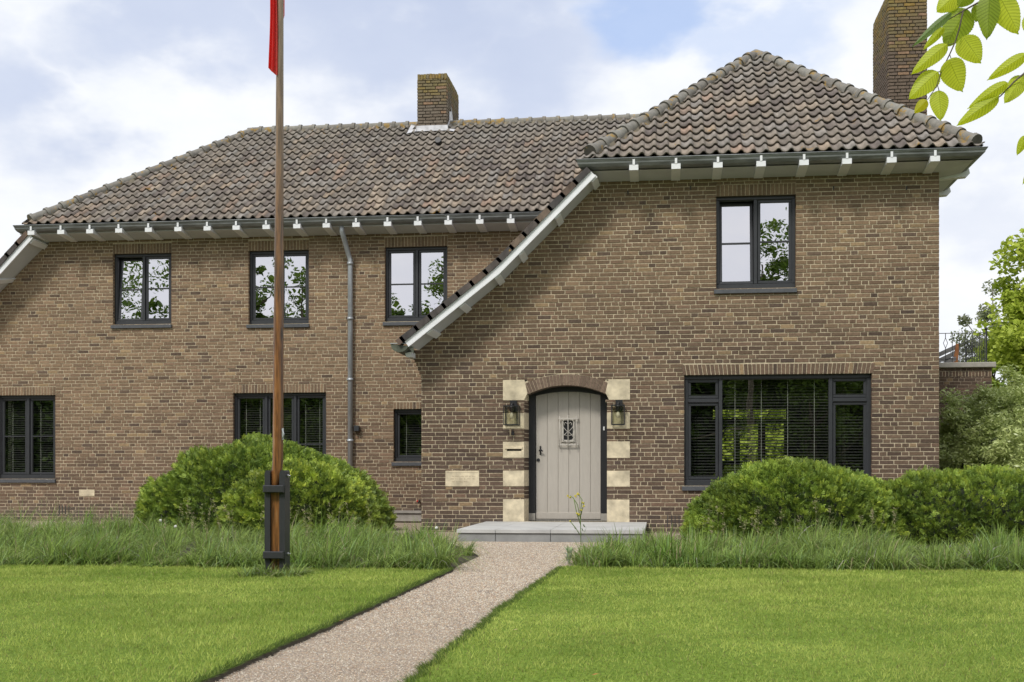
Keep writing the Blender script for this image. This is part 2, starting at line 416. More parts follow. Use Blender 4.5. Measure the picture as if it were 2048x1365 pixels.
# region above the springing is filled with archwork; cut bricks against the extrados
ex_lo = spring+0.10; ex_hi = arch_top
def wing_clip2(x, z):
    if spring-0.02 < z < arch_top+0.05 and ax0-0.12 < x < ax1+0.12:
        a, b = ax0-0.075, ax1+0.075
        return lambda p: p[1]-arcz(min(max(p[0], a), b), spring+0.135, ex_hi, a, b)
    return wing_clip(x, z)
bricks(wing, WX(824, D1), XWR, ZB, ZTOP, P1, holes1, wing_clip2, col_wing)
soldier(wing, solB[0], solB[1], solB[2], solB[3], P1, col_wing, 0.03)
soldier(wing, solU[0], solU[1], solU[2], solU[3], P1, col_wing)
# arch over the door
na = 26; am = (ax0+ax1)/2; w_ = (ax1-ax0)/2; s_ = arch_c-spring; R_ = (w_*w_+s_*s_)/(2*s_); zc_ = arch_c-R_; amax = math.asin(w_/R_)
for i in range(na):
    t0 = -amax+2*amax*(i+0.06)/na; t1 = -amax+2*amax*(i+0.94)/na
    def pa(t, r): return (am+math.sin(t)*r, zc_+math.cos(t)*r)
    q = [pa(t0, R_+.002), pa(t1, R_+.002), pa(t1, R_+0.172), pa(t0, R_+0.172)]
    kk = random.uniform(.82, 1.15); c = (0.175*kk, 0.125*kk, 0.092*kk)
    wing.add([P1(*p, -0.25) for p in q]+[P1(*p, 0.007+random.uniform(0, .002)) for p in q], [(4, 5, 6, 7)]+[(k, (k+1) % 4, 4+(k+1) % 4, 4+k) for k in range(4)], c)
pts_i = [pa(-amax+2*amax*i/24, R_) for i in range(25)]; pts_o = [pa(-amax+2*amax*i/24, R_+0.2) for i in range(25)]
for i in range(24):
    wing.add([P1(*pts_i[i], 0.001), P1(*pts_i[i+1], 0.001), P1(*pts_o[i+1], 0.001), P1(*pts_o[i], 0.001)], [(0, 1, 2, 3)], MORT)
    wing.add([P1(*pts_i[i], 0.0), P1(*pts_i[i+1], 0.0), P1(*pts_i[i+1], -0.30), P1(*pts_i[i], -0.30)], [(3, 2, 1, 0)], (0.12, 0.09, 0.07))
def reveal(mb, o, Y, colf, depth=0.13, top=True):
    x0, x1, z0, z1 = o
    for xs, sg in ((x0, 1), (x1, -1)):
        mb.add([(xs, Y, z0), (xs, Y+depth, z0), (xs, Y+depth, z1), (xs, Y, z1)], [(0, 1, 2, 3) if sg > 0 else (3, 2, 1, 0)], MORT)
        z = z0
        while z < z1-0.01:
            zt = min(z+COURSE, z1)
            mb.box(xs-0.02*0-0.0, xs+0.004*sg, Y-0.006, Y+0.1, z+.006, zt-.006, colf(xs, z)) if sg > 0 else mb.box(xs-0.004, xs, Y-0.006, Y+0.1, z+.006, zt-.006, colf(xs, z))
            z += COURSE
    mb.add([(x0, Y, z1), (x1, Y, z1), (x1, Y+depth, z1), (x0, Y+depth, z1)], [(0, 1, 2, 3)], (0.12, 0.09, 0.065))
    mb.add([(x0, Y, z0), (x1, Y, z0), (x1, Y+depth, z0), (x0, Y+depth, z0)], [(3, 2, 1, 0)], MORT)
for o in (o_U, o_B): reveal(wing, o, D1, col_wing)
# right return and left return walls of the wing
wing.box(XWR-0.012, XWR-0.004, D1+0.003, D1+8, ZB, ZTOP, (0.2, .14, .1))
P1r = lambda u, z, d: (XWR-0.004+d, D1+u, z)
bricks(wing, 0.0, 7.9, ZB, ZTOP, P1r, colf=col_wing)
P1l = lambda u, z, d: (XWL-d+.004, D1+3.65-u, z)
bricks(wing, 0.0, 3.65, ZB, 2.5, P1l, colf=col_wing)
wing.build('wing_wall', 'brick', house)

# dark splayed jambs of the doorway (brick and stone)
jm = MB()
xj = WX(1059.3, D1+0.32)
def jamb(z0, z1, c, x0, x1, s):
    jm.add([(x0, D1-.003, z0), (x1, D1+0.32, z0), (x1, D1+0.32, z1), (x0, D1-.003, z1)], [(0, 1, 2, 3) if s > 0 else (3, 2, 1, 0)], c)
for side, stones in ((1, stones_l), (-1, stones_r)):
    jm = MB()
    xx = door_x0 if side > 0 else door_x1; x2 = xj if side > 0 else door_x1+0.0
    zs = [rect(a, b, c, d, D1)[2:] for a, b, c, d in stones][::-1]; z = DZ0
    for (a, b) in zs:
        k = z
        while k < a-0.01:
            kt = min(k+COURSE, a); jamb(k, k+0.01, MORT, xx, x2, side); jamb(k+0.01, kt, col_wing(xx, k), xx, x2, side); k = kt
        jamb(a, min(b, spring+.03), (0.62, 0.53, 0.37), xx, x2, side); z = b
    jm.build('door_jamb', 'brick', house)
sb = MB()
for i, r in enumerate(st_rects):
    b = 0.006
    if i in (0, 5):       # springer stones with a skewback edge
        dz = r[3]-r[2]; sk = 0.085
        if i == 0: pts = [(r[0], r[2]), (r[1]-0.055, r[2]), (r[1]+0.0, r[2]+0.11), (r[1]-sk*0.55, r[3]), (r[0], r[3])]
        else: pts = [(r[0]+0.055, r[2]), (r[1], r[2]), (r[1], r[3]), (r[0]+sk*0.55, r[3]), (r[0], r[2]+0.11)]
        sb2 = MB(); sb2.prism(pts, D1-0.012, D1+0.2); sb2.build('quoin_stone', 'stone', house)
    elif i == 2:          # the one with the letter slot
        s2 = MB(); a = rect(1014, 1043, 898.5, 902.5, D1)
        s2.bevbox(r[0], a[0], D1-.012, D1+.2, r[2], r[3]); s2.bevbox(a[1], r[1], D1-.012, D1+.2, r[2], r[3])
        s2.box(a[0], a[1], D1-.010, D1+.2, r[2]+.002, a[2]); s2.box(a[0], a[1], D1-.010, D1+.2, a[3], r[3]-.002)
        s2.bevbox(a[0]-0.03, a[1]+0.02, D1-.028, D1-.011, a[3], a[3]+0.035)
        so = s2.build('quoin_stone', 'stone', house)
        s3 = MB(); s3.box(a[0]+.001, a[1]-.001, D1+.02, D1+.03, a[2]-.01, a[3]+.01); s3.build('letter_slot', 'black', so)
    else:
        s2 = MB(); s2.bevbox(r[0], r[1], D1-0.012, D1+0.2, r[2], r[3]); s2.build('quoin_stone', 'stone', house)
# plaques
def engraved(r, Y, name, lines, seed):
    p = MB(); p.bevbox(r[0], r[1], Y-0.014, Y+0.05, r[2], r[3]); po = p.build(name, 'stone', house)
    e = MB(); rr = random.Random(seed); w = r[1]-r[0]; h = r[3]-r[2]
    for li, (f, a, b) in enumerate(lines):
        x = r[0]+w*a
        while x < r[0]+w*b:
            n = rr.randint(3, 7)
            for k in range(n):                                   # worn, unreadable letters: short strokes
                z = r[2]+h*f; t = rr.uniform(-.3, .3); hh = h*0.045
                e.add([(x+t*.006, Y-.0155, z-hh), (x+.003+t*.006, Y-.0155, z-hh), (x+.003, Y-.0155, z+hh*rr.uniform(.3, 1.2)), (x, Y-.0155, z+hh*rr.uniform(.3, 1.2))], [(0, 1, 2, 3)]); x += 0.0095
            x += 0.016
    bz = h*0.10
    if len(lines) > 2:
        e.box(r[0]+.02, r[1]-.02, Y-.0155, Y-.013, r[3]-bz, r[3]-bz+.003)
    e.build('inscription', simple('engraving', (0.36, 0.29, 0.19), 0.9, 0.3, 60), po)
engraved(plaque, D1, 'stone_plaque', [(0.66, .2, .85), (0.50, .16, .88), (0.33, .2, .66)], 3)
# main wall --------------------------------------------------------------------
mainw = MB(); P2 = lambda u, z, d: (u, D2-d, z)
e_top = W(95, 488.5, D2); e_low = W(0, 585.6, D2)
sl = (e_top[1]-e_low[1])/(e_top[0]-e_low[0]); XL = -14.3
f_left = line_fn((XL, e_top[1]-sl*(e_top[0]-XL)), e_top)
ZT2 = H+4.555+0.03
sols = [(o[0]-.005, o[1]+.005, o[3], o[3]+h) for o, h in ((o_W1, .19), (o_W2, .19), (o_W3, .19), (o_L, .165), (o_M, .165), (o_S, .135))]
plq2 = rect(158.5, 189.5, 980, 992.5, D2); vent = rect(785, 846, 1028, 1043, D2)
bricks(mainw, XL, WX(1260, D2), ZB, ZT2, P2, [o_W1, o_W2, o_W3, o_L, o_M, o_S, plq2, vent]+sols, lambda x, z: f_left, col_main)
for s in sols: soldier(mainw, *s, P2, col_main)
for o in (o_W1, o_W2, o_W3, o_L, o_M, o_S): reveal(mainw, o, D2, col_main)
mainw.build('long_wall', 'brick', house)
engraved(plq2, D2, 'stone_plaque', [(0.62, .15, .85), (0.3, .15, .8)], 5)
v = MB(); v.bevbox(vent[0]-.02, vent[1], D2-.06, D2+.1, vent[2], vent[3]); v.bevbox(vent[0]-.03, vent[1], D2-.09, D2+.05, vent[3]+.01, vent[3]+.06)
v.build('cellar_sill', 'concrete', house)
# air slots low in the walls
for (pxs, py0, py1, Y) in (((119, 125, 131, 138), 1011, 1029, D2), ((1335, 1343, 1350, 1358), 1031, 1054, D1)):
    for p in pxs: sv = MB(); r = rect(p-0.7, p+0.7, py0, py1, Y); sv.box(r[0], r[1], Y-.0115, Y-.002, r[2], r[3]); sv.build('air_slot', 'joint', house)
for px in (1256, 1381, 1667, 1813):
    sv = MB(); r = rect(px-1.3, px+1.3, 373 if px > 1300 else 382, 380 if px > 1300 else 390, D1); sv.box(r[0], r[1], D1-.0115, D1-.002, r[2], r[3]); sv.build('air_slot', 'joint', house)
# hidden rear shell of the house (closed and plain)
bs = MB(); YB = 30.0
bs.box(XL, 4.0, YB, YB+.2, ZB, 5.45); bs.box(XL-.01, XL+.0, D2+.01, YB, ZB, 3.0)
BACKROOM = True
# ------------------------------------------------------------------ roofs
GZ = H+4.77                       # gutter lip height
TZ = H+4.79                       # tile underside line at the eave
E1, E2 = 18.63, 22.28             # eave lips
RZ = H+4.79+2.70                  # ridge height
A_ = 3.65
def tilecol(kind):
    def f(u, s, L):
        r = random.random(); base = (0.222, 0.190, 0.158)
        tanp = 0.08+(0.26 if s < 0.5 else 0.10 if s < 2.0 else 0.0) + 0.10*fbm(u*0.9, s*1.3)
        if kind == 'wing': tanp *= 0.55
        if r < tanp: c = lerp3(base, random.choice([(0.31, 0.24, 0.175), (0.29, 0.205, 0.155), (0.34, 0.275, 0.21)]), random.uniform(.2, .9))
        elif r < tanp+0.25: c = lerp3(base, (0.135, 0.112, 0.102), random.uniform(.2, .9))
        elif r < tanp+0.45: c = lerp3(base, (0.235, 0.215, 0.195), random.uniform(.3, 1))
        else: c = base
        g = max(0, (s-L*0.62)/(L*0.38))*0.5                      # greyer weathering towards the ridge
        c = lerp3(c, (0.20, 0.19, 0.165), g); k = random.uniform(.9, 1.1); return tuple(a*k for a in c)
    return f
TW, TG = 0.184, 0.283
def tiles(mb, O, U, S, width, length, colf, cuts=(), u_start=0.0):
    O = Vector(O); U = Vector(U).normalized(); S = Vector(S).normalized(); Nn = U.cross(S).normalized()
    if Nn.z < 0: Nn = -Nn
    nu = int(width/TW)+2; ns = int(length/TG)+1; K = 9
    prof = []
    for k in range(K+1):
        t = k/K
        if t < 0.55: h = -0.020*math.sin(math.pi*t/0.55)
        else: h = 0.037*math.sin(math.pi*(t-0.55)/0.45)**0.8
        prof.append((t*TW, h))
    tmp = bmesh.new(); lay = tmp.faces.layers.float_color.new('col')
    for r in range(ns):
        for c in range(nu):
            u0 = u_start+c*TW; s0 = r*TG-0.01+random.uniform(-.005, .005); s1 = (r+1)*TG+0.03
            ctr = O+U*(u0+TW/2)+S*(s0+TG/2)
            if any((ctr-p).dot(n) > 0.35 for p, n in cuts): continue
            cc = (*colf(u0, s0, length), 1); l0 = 0.046+random.uniform(-.005, .006); l1 = 0.004; th = 0.020
            tl = random.uniform(-.004, .004)
            a = [tmp.verts.new(O+U*(u0+x)+S*s0+Nn*(h+l0+tl*(x/TW))) for x, h in prof]
            b = [tmp.verts.new(O+U*(u0+x)+S*s1+Nn*(h+l1)) for x, h in prof]
            d = [tmp.verts.new(O+U*(u0+x)+S*(s0+.002)+Nn*(h+l0-th)) for x, h in prof]
            for k in range(K):
                f = tmp.faces.new((a[k], a[k+1], b[k+1], b[k])); f[lay] = cc; f.smooth = True
                f = tmp.faces.new((d[k], d[k+1], a[k+1], a[k])); f[lay] = tuple(v*0.62 for v in cc[:3])+(1,)  # lip face painted darker than its tile, standing for shade at the edge
            f = tmp.faces.new((a[-1], d[-1], b[-1])); f[lay] = cc
    for p, n in cuts:
        bmesh.ops.bisect_plane(tmp, geom=tmp.verts[:]+tmp.edges[:]+tmp.faces[:], plane_co=p, plane_no=n, clear_outer=True)
    tmp.verts.index_update(); 
    mb_off = len(mb.v); mb.v += [tuple(v.co) for v in tmp.verts]
    for f in tmp.faces: mb.f.append([v.index+mb_off for v in f.verts]); mb.c.append(tuple(f[lay])[:3]); mb.sm.append(f.smooth); mb.mi.append(0)
    tmp.free()
def ridge_line(mb, p0, p1, n, r=0.105, seed=1):
    """overlapping half-round ridge tiles from low end p0 to high end p1"""
    rr = random.Random(seed); p0 = Vector(p0); p1 = Vector(p1); d = (p1-p0)/n; dn = d.normalized()
    side = dn.cross(Vector((0, 0, 1))).normalized(); up = side.cross(dn)
    for i in range(n):
        a = p0+d*i; c = lerp3((0.235, 0.225, 0.195), (0.165, 0.15, 0.13), rr.random()*0.8); g = rr.uniform(-.006, .006)
        rings = [(-0.02, r*1.20), (0.045, r*1.24), (0.06, r*1.00), (d.length+.02, r*0.90)]
        K = 10; v = []; f = []
        for (t, q) in rings:
            for k in range(K+1):
                an = math.pi*(-0.12+1.24*k/K); v.append(a+dn*t+side*(math.cos(an)*q+g)+up*(math.sin(an)*q*0.95))
        for j in range(len(rings)-1):
            for k in range(K): f.append((j*(K+1)+k, j*(K+1)+k+1, (j+1)*(K+1)+k+1, (j+1)*(K+1)+k))
        mb.add(v, f, c, True)
        mb.add([v[k] for k in range(K+1)], [tuple(range(K+1))[::-1]], tuple(x*0.45 for x in c))
    # rough mortar bedding beneath the caps
    for sgn in (-1, 1):
        m = 40*1; prev = None
        for k in range(n*4+1):
            t = k/(n*4); q = p0+(p1-p0)*t+side*sgn*(r*0.80+rr.uniform(-.01, .01)); zlow = q-up*(0.10+rr.uniform(-.02, .02))+side*sgn*0.035
            if prev: mb.add([prev[0], q+up*0.01, zlow, prev[1]], [(0, 1, 2, 3)], shade((.20, .175, .13), rr.choice((.45, .8, 1.0))))
            prev = (q+up*0.01, zlow)
# main roof: front slope, left slope, rear slope
mx0 = -12.12; mrx = -8.80; myr = E2+.05+A_
Pm0 = Vector((mx0, E2+.05, TZ)); Pmr = Vector((mrx, myr, RZ))
mr = MB()
hipn = (Pmr-Pm0).cross(Vector((0, 0, 1))).normalized()       # horizontal normal of the vertical plane through the hip
if hipn.x > 0: hipn = -hipn
Sl = Vector((0, A_, RZ-TZ)); L_ = Sl.length
wx0 = -1.15; wx1 = 4.66; wax = 1.70; way = E1+.05+A_
Pw0 = Vector((wx0, E1+.05, TZ)); Pwa = Vector((wax, way, RZ)); Pw1 = Vector((wx1, E1+.05, TZ))
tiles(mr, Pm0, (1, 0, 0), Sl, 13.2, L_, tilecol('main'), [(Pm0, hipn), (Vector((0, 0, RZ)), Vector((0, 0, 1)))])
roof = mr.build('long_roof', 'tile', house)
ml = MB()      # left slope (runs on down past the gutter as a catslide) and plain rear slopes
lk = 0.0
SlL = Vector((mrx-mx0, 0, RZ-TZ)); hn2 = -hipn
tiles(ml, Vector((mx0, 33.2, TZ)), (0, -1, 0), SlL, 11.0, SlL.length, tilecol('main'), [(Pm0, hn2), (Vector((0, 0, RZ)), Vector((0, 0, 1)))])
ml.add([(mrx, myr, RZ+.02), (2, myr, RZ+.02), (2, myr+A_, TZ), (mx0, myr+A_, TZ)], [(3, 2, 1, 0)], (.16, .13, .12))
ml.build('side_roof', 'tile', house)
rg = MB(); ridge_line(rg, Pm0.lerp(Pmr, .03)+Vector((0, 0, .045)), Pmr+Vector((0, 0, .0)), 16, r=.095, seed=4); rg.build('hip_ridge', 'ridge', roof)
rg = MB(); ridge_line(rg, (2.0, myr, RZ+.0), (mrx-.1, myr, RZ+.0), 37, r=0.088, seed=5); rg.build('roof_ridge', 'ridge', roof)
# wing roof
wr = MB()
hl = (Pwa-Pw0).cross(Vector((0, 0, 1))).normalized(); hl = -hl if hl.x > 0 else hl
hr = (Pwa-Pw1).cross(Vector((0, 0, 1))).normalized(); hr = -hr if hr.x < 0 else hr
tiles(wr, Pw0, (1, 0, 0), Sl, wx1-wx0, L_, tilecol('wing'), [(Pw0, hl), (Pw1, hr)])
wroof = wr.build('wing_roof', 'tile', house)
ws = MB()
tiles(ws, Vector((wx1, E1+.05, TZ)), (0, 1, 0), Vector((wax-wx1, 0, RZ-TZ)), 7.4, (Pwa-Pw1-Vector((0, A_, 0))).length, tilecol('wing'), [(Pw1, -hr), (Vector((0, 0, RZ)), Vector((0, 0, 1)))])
ws.add([(wx0, E1+.3, TZ), (wax, way, RZ), (wax, 27, RZ), (wx0, 27, TZ)], [(0, 1, 2, 3)], (.16, .13, .12))
ws.build('side_roof', 'tile', house)
rg = MB(); ridge_line(rg, Pw0.lerp(Pwa, .035)+Vector((0, 0, .05)), Pwa+Vector((0, 0, .01)), 17, r=0.098, seed=6); rg.build('hip_ridge', 'ridge', wroof)
rg = MB(); ridge_line(rg, Pw1.lerp(Pwa, .02)+Vector((0, 0, .05)), Pwa+Vector((0, 0, .01)), 17, r=0.098, seed=7); rg.build('hip_ridge', 'ridge', wroof)
rg = MB(); ridge_line(rg, (wax, myr+.1, RZ+.0), (wax, way, RZ+.0), 12, r=0.09, seed=8); rg.build('roof_ridge', 'ridge', wroof)

ul = MB(); q = .03
ul.add([(mx0+.1, E2+.12, TZ+.02), (2, E2+.12, TZ+.02), (2, myr, RZ-q), (mrx, myr, RZ-q)], [(0, 1, 2, 3)]); ul.build('underlay', 'joint', roof)
ul = MB(); ul.add([(wx0+.1, E1+.12, TZ+.02), (wx1-.1, E1+.12, TZ+.02), (wax, way, RZ-q)], [(0, 1, 2)]); ul.build('underlay', 'joint', wroof)
ul = MB(); zz_ = SZ0 = H+4.60; ul.add([(mx0+.4, D2+.05, zz_), (1, D2+.05, zz_), (1, 29, zz_), (mx0+.4, 29, zz_)], [(0, 1, 2, 3)]); ul.add([(wx0+.2, D1+.05, zz_), (XWR-.02, D1+.05, zz_), (XWR-.02, D2, zz_), (wx0+.2, D2, zz_)], [(0, 1, 2, 3)]); ul.build('attic_floor', 'joint', house)
# gutters, soffits, rafter tails
gprof = [(0, 0), (0.012, 0.004), (0.02, -0.02), (0.03, -0.06), (0.07, -0.10), (0.13, -0.125), (0.20, -0.125), (0.27, -0.10), (0.30, -0.02), (0.29, -0.02), (0.26, -0.09), (0.19, -0.113), (0.13, -0.113), (0.075, -0.09), (0.04, -0.055), (0.01, -0.02)]
def gutter(x0, x1, Y, left_end=True, right_return=None):
    g = MB(); pr = [(-a, b) for a, b in gprof]
    v = []; n = len(gprof)
    def ring(x, mitre):      # mitre shears the ring so both runs meet at 45 degrees
        return [(x+(mitre*a), Y+a, GZ+b) for a, b in gprof]
    v = ring(x0, 0.55 if left_end else 0)+ring(x1, -1 if right_return else 0)
    f = [(i, (i+1) % n, n+(i+1) % n, n+i) for i in range(n)]
    g.add(v, f, smooth=False); g.add(v[:n], [tuple(range(n))[::-1]])
    # end cap closing the trough
    cap = [v[i] for i in (1, 2, 3, 4, 5, 6, 7, 8)]; g.add(cap, [tuple(range(len(cap)))])
    # rolled bead on the front lip
    g.tube([(x0-.004, Y+.004, GZ+.004), (x1+(0 if not right_return else 0), Y+.004, GZ+.004)], 0.009, 8)
    if right_return:
        L = right_return; xr = x1
        ra = [(xr-a, Y+a, GZ+b) for a, b in gprof]; rb = [(xr-a, Y+L, GZ+b) for a, b in gprof]
        g.add(ra+rb, [((i+1) % n, i, n+i, n+(i+1) % n) for i in range(n)])
        g.tube([(xr-.004, Y, GZ+.004), (xr-.004, Y+L, GZ+.004)], 0.009, 8)
    return g
mg_x0 = WX(26, E2); mg_x1 = WX(1120, E2)
gutter(mg_x0, mg_x1, E2).build('gutter', 'zinc', house)
wg_x0 = WX(1152.5, E1); wg_x1 = WX(1976, E1)
gutter(wg_x0, wg_x1, E1, True, 7.0).build('gutter', 'zinc', house)
SZ = H+4.555; SO = 0.075
sf = MB()
sf.add([(e_top[0]-.35, E2+.16, SZ+SO), (mg_x1, E2+.16, SZ+SO), (mg_x1, D2+.01, SZ), (e_top[0], D2+.01, SZ)], [(3, 2, 1, 0)])
sf.add([(e_top[0]-.35, E2+.16, SZ+SO+.02), (mg_x1, E2+.16, SZ+SO+.02), (mg_x1, E2+.16, SZ+SO), (e_top[0]-.35, E2+.16, SZ+SO)], [(3, 2, 1, 0)])
sf.build('soffit', 'soffit', house)
sf = MB(); xo = wg_x1-.16
sf.add([(k_top[0]-.12, E1+.16, SZ+SO), (xo, E1+.16, SZ+SO), (XWR+.01, D1+.01, SZ), (k_top[0], D1+.01, SZ)], [(3, 2, 1, 0)])
sf.add([(xo, E1+.16, SZ+SO), (xo, E1+7, SZ+SO), (XWR-.01, E1+7, SZ), (XWR-.01, D1+.01, SZ)], [(3, 2, 1, 0)])
sf.build('soffit', 'soffit', house)
fb = MB()
fb.box(mg_x0+.3, mg_x1, E2+.30, E2+.33, SZ+.05, GZ+.02); fb.box(wg_x0+.25, wg_x1-.3, E1+.30, E1+.33, SZ+.05, GZ+.02); fb.build('fascia', 'soffit', house)
def tail(px, Ye, Dw, ztop=None):
    t = MB(); x = WX(px, Ye); w = 0.068
    zt = H+4.672; zb = H+4.592
    t.add([(x-w, Ye+.015, zb), (x+w, Ye+.015, zb), (x+w, Ye+.015, zt), (x-w, Ye+.015, zt), (x-w, Dw+.02, SZ-.012), (x+w, Dw+.02, SZ-.012), (x+w, Dw+.02, zt), (x-w, Dw+.02, zt)],
          [(0, 1, 2, 3), (1, 0, 4, 5), (3, 2, 6, 7), (2, 1, 5, 6), (0, 3, 7, 4)])
    o = t.build('rafter_tail', 'white', house)
    s = MB(); s.box(x-.018, x+.018, Ye+.008, Ye+.013, zt, GZ-.012); s.build('gutter_bracket', 'white', o)
for px in (61, 120.5, 178.5, 236.5, 296, 355, 413.5, 471.5, 531.5, 593, 652, 711.5, 774.5, 835, 896, 959, 1021): tail(px, E2, D2)
for px in (1267.5, 1352, 1436, 1522.5, 1608.5, 1694.5, 1784, 1871): tail(px, E1, D1)
for dy in (1.05, 2.3, 3.5, 4.7, 5.9):            # on the right-hand side of the wing
    t = MB(); yy = E1+dy; xr = wg_x1; w = .064; zt = H+4.70; zb = H+4.60
    t.add([(xr-.015, yy-w, zb+.03), (xr-.015, yy+w, zb+.03), (xr-.03, yy+w, zt), (xr-.03, yy-w, zt), (XWR, yy-w, SZ-.012), (XWR, yy+w, SZ-.012), (XWR, yy+w, zt), (XWR, yy-w, zt), (xr-.06, yy-w, zb-.02), (xr-.06, yy+w, zb-.02)],
          [(0, 1, 2, 3), (8, 9, 1, 0), (4, 5, 9, 8), (3, 2, 6, 7), (7, 4, 8, 0, 3), (5, 6, 2, 1, 9)]); t.build('rafter_tail', 'white', house)

# verge (catslide edge) ---------------------------------------------------------
def verge(pts_px, Yf, Yw, wall_pts, name_sfx, ntile):
    """pts_px: lower edge of the barge board, top -> bottom, at plane Yf"""
    P = [W(x, y, Yf) for x, y in pts_px]
    bb = MB(); n = len(P)
    def off(i, d):
        a = Vector(P[max(i-1, 0)]); b = Vector(P[min(i+1, n-1)]); t = (b-a).normalized(); nn = Vector((t.y, -t.x))
        if nn.y < 0: nn = -nn
        return Vector(P[i])+nn*d
    hb = 0.105
    for i in range(n-1):
        a0, a1, b1, b0 = off(i, 0), off(i+1, 0), off(i+1, hb), off(i, hb)
        v = [(q[0], Yf, q[1]) for q in (a0, a1, b1, b0)]+[(q[0], Yf+.03, q[1]) for q in (a0, a1, b1, b0)]
        bb.add(v, [(0, 3, 2, 1), (4, 5, 6, 7), (0, 1, 5, 4), (3, 7, 6, 2)])
        a0, a1, b1, b0 = off(i, -.006), off(i+1, -.006), off(i+1, .016), off(i, .016)     # small moulding at the lower edge
        v = [(q[0], Yf-.012, q[1]) for q in (a0, a1, b1, b0)]+[(q[0], Yf+.01, q[1]) for q in (a0, a1, b1, b0)]
        bb.add(v, [(0, 3, 2, 1), (0, 1, 5, 4), (3, 7, 6, 2)])
    e = off(n-1, 0), off(n-1, hb); bb.add([(e[0][0], Yf, e[0][1]), (e[1][0], Yf, e[1][1]), (e[1][0], Yf+.03, e[1][1]), (e[0][0], Yf+.03, e[0][1])], [(0, 1, 2, 3)])
    bb.build('barge_board', 'white', house)
    so = MB()
    for i in range(n-1):
        a0, a1 = off(i, 0.03), off(i+1, 0.03); w0, w1 = wall_pts[i], wall_pts[i+1]
        so.add([(a0[0], Yf+.03, a0[1]), (a1[0], Yf+.03, a1[1]), (w1[0], Yw+.01, w1[1]), (w0[0], Yw+.01, w0[1])], [(3, 2, 1, 0)])
    so.build('soffit', 'soffit', house)
    # purlin ends crossing the soffit
    return P, off
wall_l = [W(1196, 369.5, D1), W(1007.8, 560.7, D1), W(838, 701, D1)]
YF1 = D1-.50
Pv, off1 = verge([(1191, 352), (999, 547), (817, 693.5)], YF1, D1, wall_l, '', 9)
YF2 = D2-.50
sl2 = 1.137
wall_m = [W(95, 488.5, D2), (XL, e_top[1]-sl*(e_top[0]-XL))]
Pa = W(66, 476, YF2); Pb = W(0, 549, YF2); sl3 = (Pa[1]-Pb[1])/(Pa[0]-Pb[0])
far = (-14.6, Pa[1]-sl3*(Pa[0]+14.6)); u_far = None
def invW(x, z, Y):
    q = x/Y; u = (q*CS+SN)/(CS-q*SN); den = CS+SN*u
    return (1024+u*F, YH-(z-H)*F*den/Y)
Pv2, off2 = verge([(66, 476), invW(far[0], far[1], YF2)], YF2, D2, wall_m, '', 9)
def purlin(P, t, Yf, Yw, wallP, seg, ang):
    a = Vector(P[seg]).lerp(Vector(P[seg+1]), t); w = Vector(wallP[seg]).lerp(Vector(wallP[seg+1]), t)
    d = (Vector(P[seg+1])-Vector(P[seg])).normalized(); nn = Vector((d.y, -d.x)); nn = -nn if nn.y > 0 else nn
    m = MB(); hw = 0.055; th = 0.035
    q0 = [a+d*hw*s+nn*k for s, k in ((-1, -.03), (1, -.03), (1, th*.7), (-1, th*.7))]; q1 = [w+d*hw*s+nn*k for s, k in ((-1, -.05), (1, -.05), (1, th), (-1, th))]
    m.add([(p.x, Yf+.035, p.y) for p in q0]+[(p.x, Yw, p.y) for p in q1], [(0, 1, 2, 3), (3, 2, 6, 7), (1, 5, 6, 2), (0, 3, 7, 4), (0, 4, 5, 1)])
    m.build('purlin_end', 'white', house)
for seg, t in ((0, .02), (0, .40), (0, .78), (1, .03), (1, .42), (1, .78)):
    purlin(Pv, t, YF1, D1, wall_l, seg, 0)
for t in (0.30, 0.72, 0.02): purlin(Pv2, t, YF2, D2, wall_m, 0, 0)
def verge_tiles(P, off, Yf, lens, tcol, depth, name):
    """stepped edge tiles lying on the verge, with the sheet of tiles running back behind them"""
    m = MB(); tot = 0; pts = [Vector(off(i, 0.105)) for i in range(len(P))]
    segs = []; 
    for i in range(len(pts)-1): segs.append((pts[i], pts[i+1]))
    L = [(b-a).length for a, b in segs]; T = sum(L); n = max(1, round(T/TG)); 
    def at(s):
        s = min(s, T+.1)
        for k, (a, b) in enumerate(segs):
            if s <= L[k] or k == len(segs)-1: return a+(b-a).normalized()*s, (b-a).normalized()
            s -= L[k]
    for i in range(n+1):
        s0 = i*T/n-.02; s1 = s0+T/n+.05
        a, d = at(max(0, s0)); b, d2 = at(s1)
        nn = Vector((d.y, -d.x)); nn = -nn if nn.y < 0 else nn
        c = random.choice([(0.06, .052, .048), (0.075, .062, .055), (0.095, .066, .05), (0.05, .045, .043), (0.13, .095, .07)]); c = tuple(x*1.15 for x in c)
        th = 0.084
        q = [a-nn*.004, b-nn*.004, b+nn*(th+.010), a+nn*th]
        m.add([(p.x, Yf-.03, p.y) for p in q]+[(p.x, Yf+.16, p.y) for p in q], [(0, 3, 2, 1), (0, 1, 5, 4), (1, 2, 6, 5), (2, 3, 7, 6), (4, 5, 6, 7), (0, 4, 7, 3)], c)
    # tiled surface behind
    for k, (a, b) in enumerate(segs):
        nn = Vector(((b-a).y, -(b-a).x)).normalized(); nn = -nn if nn.y < 0 else nn
        a2, b2 = a+nn*.05, b+nn*.05
        m.add([(a2.x, Yf+.16, a2.y), (b2.x, Yf+.16, b2.y), (b2.x, Yf+depth, b2.y), (a2.x, Yf+depth, a2.y)], [(0, 1, 2, 3)], (.15, .12, .11))
        m.add([(a.x, Yf+.16, a.y), (b.x, Yf+.16, b.y), (b.x, Yf+depth, b.y), (a.x, Yf+depth, a.y)], [(3, 2, 1, 0)], (.5, .5, .5))
    m.build(name, 'tile', house)
